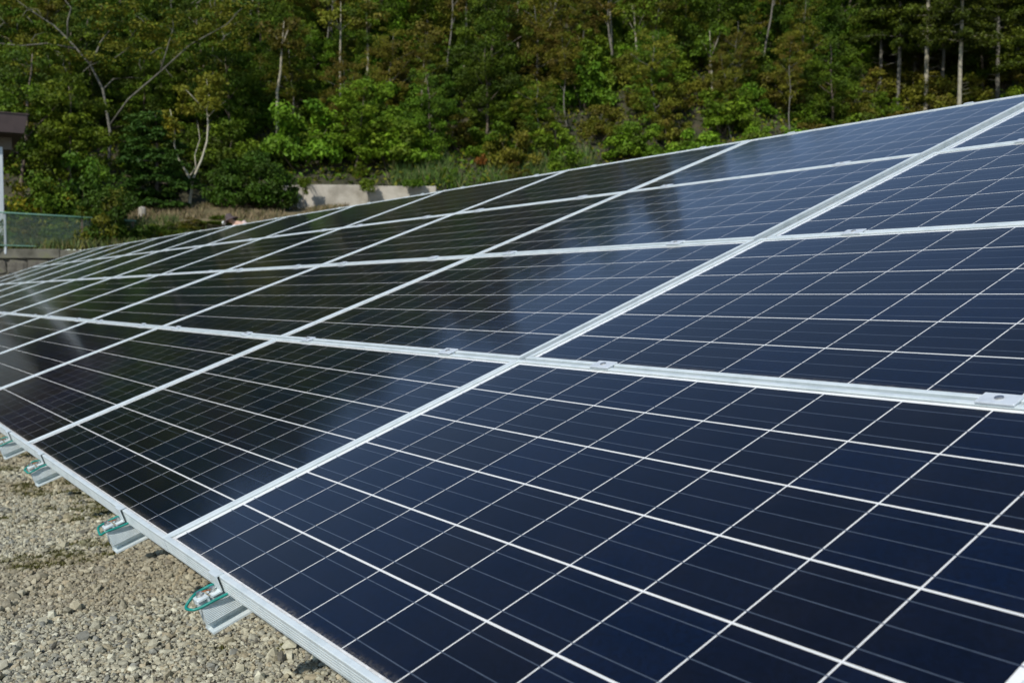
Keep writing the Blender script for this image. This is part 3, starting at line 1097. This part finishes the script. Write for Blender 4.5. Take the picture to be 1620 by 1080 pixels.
for t, s in poisson(6000, 37.9, 60, 1.75, 2):
    az = math.degrees(math.atan2(s, t))
    u = rng.random()
    if az < -10: k = 'sh_dark' if u < .45 else 'sh_mid' if u < .85 else 'sh_olive'
    elif t < 43 and az < 6: k = 'sh_bright' if u < .45 else 'sh_mid' if u < .8 else 'sh_olive'
    else: k = 'sh_mid' if u < .38 else 'sh_olive' if u < .66 else 'sh_bright' if u < .80 else 'sh_dark'
    sc = rng.uniform(.7, 1.25)
    if t < 38.9 and -7.5 < s < 2: sc *= .45
    nm, ds = DESC[k]
    z = zone(t, s)
    plant(KIND[k][rng.integers(len(KIND[k]))], hpt(t, s), sc, rng.uniform(0, 6.28), nm, f'{ds}, {z}', 'shrub', f'{ds}, {z}', sz=sc * rng.uniform(.8, 1.15))

# ground cover of the slope: nobody could count these leaves
n = 70000
t = rng.uniform(37.5, 62, n); s_ = rng.uniform(-1, 1, n) * (t * .62 + 3)
gz = hill_z(t, s_) + rng.random(n) ** 2 * .55
cc = np.stack([CAM.x + t * HAX.x + s_ * LAX.x, CAM.y + t * HAX.y + s_ * LAX.y, gz], -1)
v1, f1, c1 = leaves(cc[:35000], .12, 1, .12, 'mid', .8)
v2, f2, c2 = leaves(cc[35000:], .12, 1, .11, 'olive', .8)
uo = link('undergrowth', crown_mesh([(v1, f1, c1), (v2, f2, c2)]))
tag(uo, 'low leafy undergrowth covering the hillside between the trees', 'undergrowth', kind='stuff')

# --- plants one can tell apart
PX = 1 / 1553.18
cosx = lambda px: math.cos(math.atan((px - 810) / 1553.18))


def at_px(kind, px, dist, wpx, hpx, base_w, base_h, name, label, cat, rz=None, group=None):
    p = spot(px, dist)
    plant(kind, p, wpx * dist * cosx(px) * PX / base_w, rng.uniform(0, 6.28) if rz is None else rz, name, label, cat, group, sz=hpx * dist * cosx(px) * PX / base_h)


at_px(tier_kind(3.1, 1.45, 'blue'), 245, 35.8, 135, 150, 2.7, 3.1, 'tiered_tree', 'small dark blue-green tree with flat tiers beside the forked pale trunk', 'tree')
at_px(shrub_kind(3.2, 2.1, 110, 140, .070, 'dark', 'dark'), 400, 35.2, 140, 96, 3.2, 2.1, 'round_bush', 'large dark round bush at the left end of the concrete wall', 'bush')
at_px(shrub_kind(2.1, 1.9, 80, 130, .062, 'dark', 'olive'), 172, 27.9, 104, 108, 2.1, 1.9, 'round_bush', 'dark bush with yellowing tips overhanging the chain link fence', 'bush')
at_px(shrub_kind(2.2, 1.9, 60, 120, .065, 'mid', 'yellow'), 62, 30.5, 108, 110, 2.2, 1.9, 'yellowing_bush', 'bush with yellow leaves behind the green fence rail', 'bush')
at_px(KIND['sh_dark'][0], 130, 31.5, 130, 125, 2.4, 1.7, 'shrub', 'dark shrub between the yellowing bush and the tiered tree', 'shrub')
at_px(KIND['bright'][0], 560, 39.2, 125, 150, 3.4, 5.0, 'leafy_tree', 'tallest bright green leafy tree standing above the concrete wall', 'tree')
at_px(KIND['sh_bright'][1], 480, 39.6, 130, 110, 2.3, 1.7, 'shrub', 'bright green shrub spilling over the left end of the concrete wall', 'shrub')
at_px(KIND['sh_mid'][1], 620, 39.4, 110, 85, 2.4, 1.8, 'shrub', 'leafy green shrub over the middle of the concrete wall', 'shrub')
at_px(shrub_kind(2.4, 1.3, 34, 140, .07, 'olive', 'rust', .5), 806, 39.4, 95, 70, 2.4, 1.3, 'spreading_conifer', 'low spreading conifer with rusty brown top above the concrete wall', 'shrub')
at_px(KIND['bright'][1], 110, 36.5, 150, 215, 3.4, 5.0, 'leafy_tree', 'leafy tree with pale green sprays behind the tiered tree', 'tree')
at_px(KIND['round_dark'][0], 30, 37.5, 190, 300, 4.2, 6.6, 'broadleaf_tree', 'dense dark tree rising behind the house porch', 'tree')
at_px(KIND['sh_yellow'][0], 262, 28.4, 30, 22, 2.2, 1.8, 'weed_clump', 'small weed clump on the bank by the chain link fence', 'plant')

for q, (px, d, w, h) in enumerate([(8, 28.6, 60, 30), (40, 29.0, 60, 42), (78, 28.4, 60, 34), (104, 29.2, 60, 46), (-30, 28.8, 60, 46), (232, 28.8, 60, 26), (262, 29.6, 60, 24), (300, 30.4, 70, 20), (350, 31.0, 70, 16)]):
    kd, lab = (('sh_dark', 'dark weed bush') if q % 3 == 0 else ('sh_olive', 'olive weed bush') if q % 3 == 1 else ('sh_mid', 'green weed bush'))
    at_px(KIND[kd][q % 2], px, d, w, h, 2.3, 1.8, 'weed_bush', f'{lab} behind the wire mesh of the fence' if px < 215 else f'{lab} on the bank right of the fence', 'bush', group=f'{lab}es ' + ('behind the fence' if px < 215 else 'on the bank'))

# forked pale tree
p0 = spot(300, 35.4)
k = 35.4 * cosx(300) * PX
rt = RIGHT
fp = lambda dx, dy, dz=0: Vector((rt.x * dx * k - rt.y * dz, rt.y * dx * k + rt.x * dz, dy * k))
fm = MB()
fm.tube([fp(-1, -8), fp(0, 10), fp(3, 26), fp(4, 40)], [.072, .060, .054, .050], 8)
fm.tube([fp(3, 36), fp(9, 52), fp(20, 76), fp(27, 104, .1), fp(29, 130, .1), fp(27, 152, .15), fp(31, 175, .1), fp(29, 200, 0)], [.042, .037, .032, .028, .024, .019, .013, .007], 7)
fm.tube([fp(4, 36), fp(-5, 56), fp(-15, 74, -.1), fp(-20, 96, -.2), fp(-19, 120, -.2), fp(-24, 150, -.3)], [.042, .036, .030, .024, .016, .007], 7)
fm.tube([fp(-1, 50, .1), fp(6, 64, .3), fp(3, 84, .4), fp(10, 110, .5), (fp(6, 140, .5))], [.022, .019, .016, .012, .006], 5)
fm.tube([fp(27, 140, .1), fp(40, 160, .4), fp(52, 170, .5)], [.018, .012, .006], 5)
fm.tube([fp(28, 150, .1), fp(12, 168, -.2), fp(-2, 184, -.3)], [.018, .012, .006], 5)
cents = [fp(29 + random.uniform(-26, 26), 178 + random.uniform(-24, 26), random.uniform(-.5, .5)) for _ in range(18)]
cents += [fp(-24 + random.uniform(-14, 14), 128 + random.uniform(-22, 26), random.uniform(-.4, .3)) for _ in range(7)]
cents += [fp(4 + random.uniform(-20, 16), 170 + random.uniform(-24, 24), random.uniform(-.3, .5)) for _ in range(8)]
ft = tag(empty('forked_tree', Matrix.Translation(p0)), 'small tree with pale forked trunk standing alone on the dry bank', 'tree')
link('trunk', fm.mesh('trunk', M_lightbark, True), ft)
link('crown', crown_mesh([leaves(cents, .30, 60, .075, 'olive', .6), leaves(cents[18:25], .2, 30, .07, 'yellow', .6)]), ft)

# gnarled tree with bare limbs, upper left
p0 = spot(172, 40.5)
k = 40.5 * cosx(172) * PX
zt = lambda y: (467 - y) * k + CAM.z - p0.z
gp = lambda px, py, dz=0: Vector((rt.x * (px - 172) * k - rt.y * dz, rt.y * (px - 172) * k + rt.x * dz, zt(py)))
gmh = MB()
gmh.tube([Vector((0, 0, -.4)), gp(176, 210), gp(166, 145), gp(150, 108, -.2), gp(120, 72, -.3), gp(98, 50, -.4), gp(70, 32, -.6), gp(40, 10, -.6)], [0.068, 0.056, 0.046, 0.040, 0.034, 0.026, 0.019, 0.007], 7)
gmh.tube([gp(150, 108, -.2), gp(156, 85, .1), gp(160, 70, .2), gp(175, 45, .4), gp(190, 38, .4)], [0.043, 0.031, 0.025, 0.019, 0.007], 6)
gmh.tube([gp(118, 70, -.3), gp(122, 45, -.5), gp(128, 25, -.5), gp(112, 5, -.5)], [0.037, 0.028, 0.022, 0.009], 6)
gmh.tube([gp(130, 85, -.3), gp(95, 82, -.8), gp(60, 88, -1), gp(28, 86, -1.2), gp(8, 90, -1.2)], [0.031, 0.026, 0.022, 0.016, 0.007], 6)
gmh.tube([gp(166, 145), gp(176, 125, .4), gp(200, 121, .6), gp(226, 122, .8)], [0.031, 0.022, 0.015, 0.006], 6)
gmh.tube([gp(176, 200), gp(215, 165, -.6), gp(268, 125, -.8), gp(316, 85, -.9), gp(372, 55, -.9), gp(405, 22, -1)], [0.037, 0.031, 0.025, 0.021, 0.015, 0.006], 6)
gmh.tube([gp(268, 125, -.8), gp(280, 98, -1), gp(292, 60, -1), gp(288, 20, -1)], [0.025, 0.019, 0.014, 0.006], 5)
for q in range(46):                                       # twigs
    x_, y_ = random.uniform(10, 400), random.uniform(0, 130)
    dz_ = random.uniform(-1, .8)
    a_ = random.uniform(-25, 25)
    gmh.tube([gp(x_, y_, dz_), gp(x_ + a_ * .5 + random.uniform(-4, 4), y_ - 10, dz_), gp(x_ + a_, y_ - 16 + random.uniform(-6, 6), dz_ + .1)], [.016, .011, .004], 4)
cents = [gp(random.uniform(10, 250), random.uniform(-25, 120), random.uniform(-1.4, 1.2)) for _ in range(46)] + [gp(random.uniform(230, 420), random.uniform(-20, 90), random.uniform(-1.4, .6)) for _ in range(24)]
gt_ = tag(empty('gnarled_tree', Matrix.Translation(p0)), 'gnarled tree with long bare grey limbs and thin brownish leaves above the house porch', 'tree')
link('trunk', gmh.mesh('trunk', M_greybark, True), gt_)
link('crown', crown_mesh([leaves(cents, .6, 110, .07, 'olive', .3, .1, 1.0), leaves(cents[::2], .6, 90, .07, 'dark', .3, .1, 1.0)]), gt_)

# cedars with visible boles by the high edge of the array
CEDARPX = [(1512, 47.0, .80, 0), (1461, 49.5, .86, 1), (1487, 52.0, .78, 0), (1416, 50.5, .78, 1), (1443, 54.0, .78, 0), (1548, 55.0, .8, 1), (1574, 51.5, .8, 0), (1600, 56.0, .8, 1), (1640, 50.0, .8, 0)]
CDESC = ['tall cedar with the thickest pale bare bole above the high edge', 'tallest cedar with pale patchy bole beside the mixed trees', 'cedar with thin bole between two pale trunks', 'cedar with brown bole next to the broadleaf slope',
         'cedar deep in the dark grove', 'cedar deep in the dark grove', 'cedar deep in the dark grove', 'cedar deep in the dark grove', 'cedar deep in the dark grove']
for (px, d, sc, ki), ds in zip(CEDARPX, CDESC):
    plant(KIND['cedar_pale'][0] if px in (1512, 1461) else KIND['cedar'][ki], spot(px, d), sc, rng.uniform(0, 6.28), 'cedar_tree', ds, 'tree', 'cedars in the dark grove', tilt=R(rng.normal(0, .8)))

# bare thin trunks that show through the foliage of the slope
TR = [(108, 0, 0, 0, 0, 0)]
TRUNKS = [(440, 150, 448, 85, 41), (540, 150, 541, 55, 45), (583, 110, 582, 55, 45), (668, 160, 672, 95, 43), (674, 160, 676, 110, 43.5), (846, 105, 873, 35, 47), (967, 75, 968, -25, 50), (735, 100, 738, 10, 48), (1010, 120, 1004, 60, 46), (1125, 160, 1122, 100, 45), (398, 60, 408, -10, 46), (820, 60, 822, -10, 50)]
for px, py, qx, qy, d in TRUNKS:
    b = spot(px, d)
    kk = d * cosx(px) * PX
    zz = lambda y: (467 - y) * kk + CAM.z - b.z
    m = MB()
    bend = random.uniform(-4, 4)
    pt = lambda x, y, e=0: Vector((rt.x * (x - px) * kk + FWD.x * e, rt.y * (x - px) * kk + FWD.y * e, zz(y)))
    top = pt(qx, qy)
    m.tube([Vector((0, 0, -.4)), pt(px, py) * .5 + Vector((0, 0, 0)), pt(px, py), pt((px + qx) / 2 + bend, (py + qy) / 2), top, pt(qx + (qx - px) * .5, qy - 45)], [.075, .07, .062, .052, .04, .012], 6)
    br = [pt(qx + random.uniform(-25, 25), qy - random.uniform(5, 50), random.uniform(-.5, .5)) for _ in range(9)]
    for q in br[:5]: m.tube([top, (top + q) / 2 + Vector((0, 0, .05)), q], [.024, .016, .006], 5)
    t = tag(empty('thin_tree', Matrix.Translation(b)), 'thin tree with a long pale bare stem rising from the slope shrubs', 'tree', 'thin pale-stemmed trees on the slope')
    link('trunk', m.mesh('trunk', M_palebark, True), t)
    link('crown', crown_mesh([leaves(br, .45, 60, .10, random.choice(['olive', 'mid', 'brown']), .55)]), t)

# ivy over the concrete wall
for (px0, px1, drop, lab) in [(478, 492, 20, 'ivy tuft hanging at the left end of the concrete wall'), (574, 592, 15, 'ivy tuft hanging on the middle of the concrete wall'), (640, 668, 4, 'thin ivy fringe on the low right part of the concrete wall')]:
    m = MB(); cents = []
    c = spot((px0 + px1) / 2, 36.3); c.z = 5.2
    kk = 36.6 * cosx(px0) * PX
    for q in range(int((px1 - px0) * .7)):
        x = random.uniform(px0, px1) - (px0 + px1) / 2
        L = random.uniform(.1, 1) * drop
        base = Vector((rt.x * x * kk, rt.y * x * kk, .12)) - HAX * .06
        tip = base - HAX * random.uniform(.16, .26) + Vector((0, 0, -L * kk - .1))
        m.tube([base + HAX * .3, base - HAX * .16, tip], [.008, .006, .003], 4)
        for w in (.25, .6, 1): cents.append(base - HAX * .2 + (tip - base) * w)
    t = tag(empty('ivy', Matrix.Translation(c)), lab, 'ivy')
    link('stem', m.mesh('stem', M_bark), t)
    link('foliage', crown_mesh([leaves(cents, .11, 20, .05, 'mid', .9)]), t)


# grass: blades in one object per patch
def grass(n, tlo, thi, slo, shi, h, pal, name, label, dens=None, w=.012):
    t = rng.uniform(tlo, thi, n); s = rng.uniform(slo, shi, n)
    if dens is not None:
        keep = fbm(t, s, dens, .6, 3) > -.12
        t, s = t[keep], s[keep]; n = len(t)
    z = hill_z(t, s)
    x = CAM.x + t * HAX.x + s * LAX.x; y = CAM.y + t * HAX.y + s * LAX.y
    a = rng.uniform(0, 3.14, n); hh = h * rng.uniform(.4, 1.3, n)
    l = rng.normal(0, .35, (n, 2)) * hh[:, None]
    p = np.stack([x, y, z], -1)
    dx = np.stack([np.cos(a) * w, np.sin(a) * w, 0 * a], -1)
    up = np.stack([l[:, 0], l[:, 1], hh], -1)
    v = np.stack([p - dx, p + dx, p + dx * .7 + up * .55, p + up, p - dx * .7 + up * .55], 1).reshape(-1, 3)
    f = np.arange(5 * n).reshape(n, 5)
    P = np.array(pal)
    c = P[rng.integers(0, len(P), n)] * rng.uniform(.7, 1.3, (n, 1))
    me = mesh_np(name, v, f, M_grass, cols=c)
    return tag(link(name, me), label, 'grass', kind='stuff')


DRY = [(.20, .15, .08), (.16, .125, .065), (.24, .19, .11), (.10, .10, .035)]
GRN = [(.06, .095, .02), (.09, .115, .03), (.045, .07, .018), (.14, .125, .05)]
grass(26000, 31.5, 36.2, -17, 4, .16, DRY, 'dry_grass', 'dry brown grass covering the bank below the forked tree', 3, .016)
grass(16000, 25.2, 31.5, -17, 0, .22, GRN, 'bank_grass', 'green grass on the terrace behind the fence', 8, .014)
grass(5000, 24.9, 25.9, -17, -5, .26, GRN + [(.12, .12, .02)], 'weeds', 'yellow-green weeds along the top of the stone retaining wall', 4, .016)
grass(4500, 37.8, 40, -3, 5, .6, [(.07, .13, .025), (.09, .14, .03), (.15, .15, .06), (.05, .10, .02)], 'tall_grass', 'tall pale reedy grass on the slope above the concrete wall', 15, .018)

# ------------------------------------------------------------------ chain link fence
fa, fb = spot(-60, 26.9), spot(214, 27.9)
fa.z = fb.z = 2.33
fdir = (fb - fa); flen = fdir.length
frot = Matrix.Rotation(math.atan2(fdir.y, fdir.x), 4, 'Z')
fence = tag(empty('chain_link_fence', Matrix.Translation(fa) @ frot), 'old chain link fence with green top rail and rusty post on the stone wall', 'fence')
FH = .86
link('top_rail', MB().tube([(0, 0, FH), (flen * .62, 0, FH - .03), (flen, 0, FH - .06)], .022, 8).mesh('top_rail', M_fgreen, True), fence)
link('bottom_rail', MB().tube([(0, 0, .06), (flen, 0, .04)], .014, 6).mesh('bottom_rail', M_fgreen, True), fence)
for q in (.015, .226, .668, .985):
    me = MB().cyl((q * flen, .03), .030, -.15, FH - .02, 10).mesh('post', M_rust if q > .6 else M_pillar)
    link('post', me, fence)
wm = MB()
st = .055
nn = int((flen + FH) / st)
for q in range(nn):
    for sgn in (1, -1):
        x0 = q * st - FH if sgn == 1 else q * st
        pts = []
        za, zb_ = .06, FH - .05
        xa, xb = x0 + sgn * za, x0 + sgn * zb_
        if xa < 0 and xb < 0 or xa > flen and xb > flen: continue
        if sgn == 1 and xa < 0: za -= xa; xa = 0
        if sgn == 1 and xb > flen: zb_ -= xb - flen; xb = flen
        if sgn == -1 and xb < 0: zb_ += xb; xb = 0
        if sgn == -1 and xa > flen: za += xa - flen; xa = flen
        if zb_ - za < .03: continue
        wm.tube([(xa, .002 * sgn, za), (xb, .002 * sgn, zb_)], .0034, 3)
tag(link('wire_mesh', wm.mesh('wire_mesh', M_wire), fence), kind='stuff')

# ------------------------------------------------------------------ house with porch roof (left edge)
hp = spot(-6, 30.2)
hdir = math.atan2(RIGHT.y, RIGHT.x)
hray = (hp - CAM); hang = math.atan2(hray.y, hray.x) - math.pi / 2
house = tag(empty('house', Matrix.Translation(hp) @ Matrix.Rotation(hang + R(4), 4, 'Z')), 'house with dark brown eaves and a grey porch pillar behind the fence', 'house')
kk = 30.2 * cosx(-6) * PX
zof = lambda y: (467 - y) * kk + CAM.z - hp.z
xof = lambda x: (x + 6) * kk
zt_, zm_, zs_ = zof(184), zof(213), zof(233)
b = MB()
b.add([(-9, -.4, zm_), (xof(33), -.4, zm_), (xof(39), -.42, zt_), (-9, -.42, zt_), (-9, 6, zm_), (xof(33), 6, zm_), (xof(39), 6, zt_), (-9, 6, zt_)],
      [(0, 1, 2, 3), (1, 5, 6, 2), (5, 4, 7, 6), (4, 0, 3, 7), (0, 4, 5, 1), (3, 2, 6, 7)])
link('fascia', b.mesh('fascia', M_fascia), house)
link('soffit', MB().box(-9, xof(20), .5, 5.8, zs_, zm_ - .004).mesh('soffit', M_soffit), house)
rf = MB().box(-9.05, xof(39) + .03, -.45, 6.03, zt_ + .003, zt_ + .03)
link('roof', rf.mesh('roof', M_fascia), house)
link('pillar', MB().bbox(xof(-3), xof(4.5), .0, .14, -.3, zs_ - .003, .01).mesh('pillar', M_pillar), house)
wall = link('wall', MB().box(-9, xof(-70), 1.2, 5.5, -.4, zs_ - .003).mesh('wall', M_housewall), house)
win = link('window', MB().box(-4.2, -2.4, 1.17, 1.26, .9, 2.1).mesh('window', M_pillar), house)
link('pane', MB().box(-4.12, -2.48, 1.155, 1.168, .98, 2.02).mesh('pane', M_window), win)

# small distribution box on the bank beside the hedge
ub = spot(224, 33.8)
bx_ = tag(empty('boundary_stone', Matrix.Translation(ub)), 'small pale boundary stone on the bank beside the dark fence bush', 'stone')
link('block', MB().bbox(-.12, .12, -.1, .1, -.1, .34, .05).mesh('block', M_concrete), bx_)

# ------------------------------------------------------------------ person squatting on the terrace
def skin_mesh(name, joints, edges, mat, levels=1):
    me = bpy.data.meshes.new(name + '_cage')
    names = list(joints)
    me.from_pydata([joints[n][:3] for n in names], [(names.index(a), names.index(c)) for a, c in edges], [])
    o = bpy.data.objects.new(name + '_cage', me)
    COL.objects.link(o)
    md = o.modifiers.new('skin', 'SKIN'); md.use_smooth_shade = True
    for i, n in enumerate(names):
        r = joints[n][3]
        sv = me.skin_vertices[0].data[i]
        sv.radius = (r, r)
        sv.use_root = (i == 0)
    sb = o.modifiers.new('sub', 'SUBSURF'); sb.levels = levels; sb.render_levels = levels
    bpy.context.view_layer.update()
    dg = bpy.context.evaluated_depsgraph_get()
    out = bpy.data.meshes.new_from_object(o.evaluated_get(dg))
    bpy.data.objects.remove(o, do_unlink=True)
    out.name = name
    out.materials.clear(); out.materials.append(mat)
    for p in out.polygons: p.use_smooth = True
    return out


pd = 27.4
pp = spot(378, pd)
pz = pp.z
# local frame: -x is image left (the way the person faces), y away from the viewer
pm = Matrix.Translation(pp) @ Matrix.Rotation(hdir, 4, 'Z')
per = tag(empty('person', pm), 'person in pink shirt and dark brown sun hat crouching on the bank beyond the array', 'person')
hz = (467 - 348) * pd * cosx(378) * PX + CAM.z - pz                      # head height above the ground
hx = (362 - 378) * pd * cosx(378) * PX
J = {'pelvis': (.30, 0, .30, .13), 'spine': (.20, 0, hz - .20, .125), 'chest': (.02, 0, hz - .10, .13), 'neck': (hx + .10, 0, hz - .06, .055), 'head': (hx + .02, 0, hz - .01, .088), 'crown': (hx + .01, 0, hz + .07, .075)}
ED = [('pelvis', 'spine'), ('spine', 'chest'), ('chest', 'neck'), ('neck', 'head'), ('head', 'crown')]
for sd, nm in ((-1, 'a'), (1, 'b')):
    J['sh' + nm] = (-.08, sd * .17, hz - .18, .058); J['el' + nm] = (-.20, sd * .24, max(.20, hz - .42), .045); J['wr' + nm] = (-.36, sd * .16, .10, .03); J['pa' + nm] = (-.42, sd * .15, .07, .032)
    ED += [('chest', 'sh' + nm), ('sh' + nm, 'el' + nm), ('el' + nm, 'wr' + nm), ('wr' + nm, 'pa' + nm)]
    for q, (dx, dy, L) in enumerate([(-.05, -.032, .045), (-.07, -.012, .055), (-.072, .006, .058), (-.066, .022, .052), (-.02, -.045 , .03)]):
        J[f'f{q}{nm}'] = (-.42 + dx, sd * .15 + dy, .055, .009); J[f'g{q}{nm}'] = (-.42 + dx * 1.45, sd * .15 + dy * 1.2, .02, .008)
        ED += [('pa' + nm, f'f{q}{nm}'), (f'f{q}{nm}', f'g{q}{nm}')]
    J['hp' + nm] = (.28, sd * .10, .28, .10); J['kn' + nm] = (-.17, sd * .19, .33, .065); J['an' + nm] = (.08, sd * .14, .08, .045); J['to' + nm] = (-.10, sd * .16, .03, .035)
    ED += [('pelvis', 'hp' + nm), ('hp' + nm, 'kn' + nm), ('kn' + nm, 'an' + nm), ('an' + nm, 'to' + nm)]
link('body', skin_mesh('body', J, ED, M_skin), per)
SJ = {k_: (*J[k_][:3], J[k_][3] * 1.12 + .012) for k_ in ('spine', 'chest', 'sha', 'shb', 'ela', 'elb')}
SJ['hem'] = (.29, 0, .34, .15)
link('shirt', skin_mesh('shirt', SJ, [('spine', 'hem'), ('spine', 'chest'), ('chest', 'sha'), ('chest', 'shb'), ('sha', 'ela'), ('shb', 'elb')], M_shirt), per)
TJ = {k_: (*J[k_][:3], J[k_][3] * 1.1 + .012) for k_ in ('pelvis', 'hpa', 'hpb', 'kna', 'knb', 'ana', 'anb')}
link('trousers', skin_mesh('trousers', TJ, [('pelvis', 'hpa'), ('pelvis', 'hpb'), ('hpa', 'kna'), ('hpb', 'knb'), ('kna', 'ana'), ('knb', 'anb')], M_trouser), per)
hatp = [(.001, .135), (.05, .130), (.085, .105), (.098, .04), (.104, .0), (.16, -.018), (.225, -.055), (.228, -.062), (.16, -.028), (.10, -.012), (.09, .02)]
hv, hf = [], []
for r, z in hatp:
    for q in range(20): hv.append((r * math.cos(q * math.pi / 10), r * math.sin(q * math.pi / 10), z))
for i in range(len(hatp) - 1):
    for q in range(20): hf.append((i * 20 + q, i * 20 + (q + 1) % 20, (i + 1) * 20 + (q + 1) % 20, (i + 1) * 20 + q))
ho = link('hat', mesh_np('hat', hv, hf, M_hat, True), per)
ho.matrix_local = Matrix.Translation((hx + .01, 0, hz + .035)) @ Matrix.Rotation(R(-24), 4, 'Y')
tw = link('face_towel', skin_mesh('face_towel', {'a': (hx - .13, -.06, hz - .085, .055), 'b': (hx - .15, .0, hz - .09, .062), 'c': (hx - .13, .06, hz - .085, .055)}, [('a', 'b'), ('b', 'c')], M_towel), per)
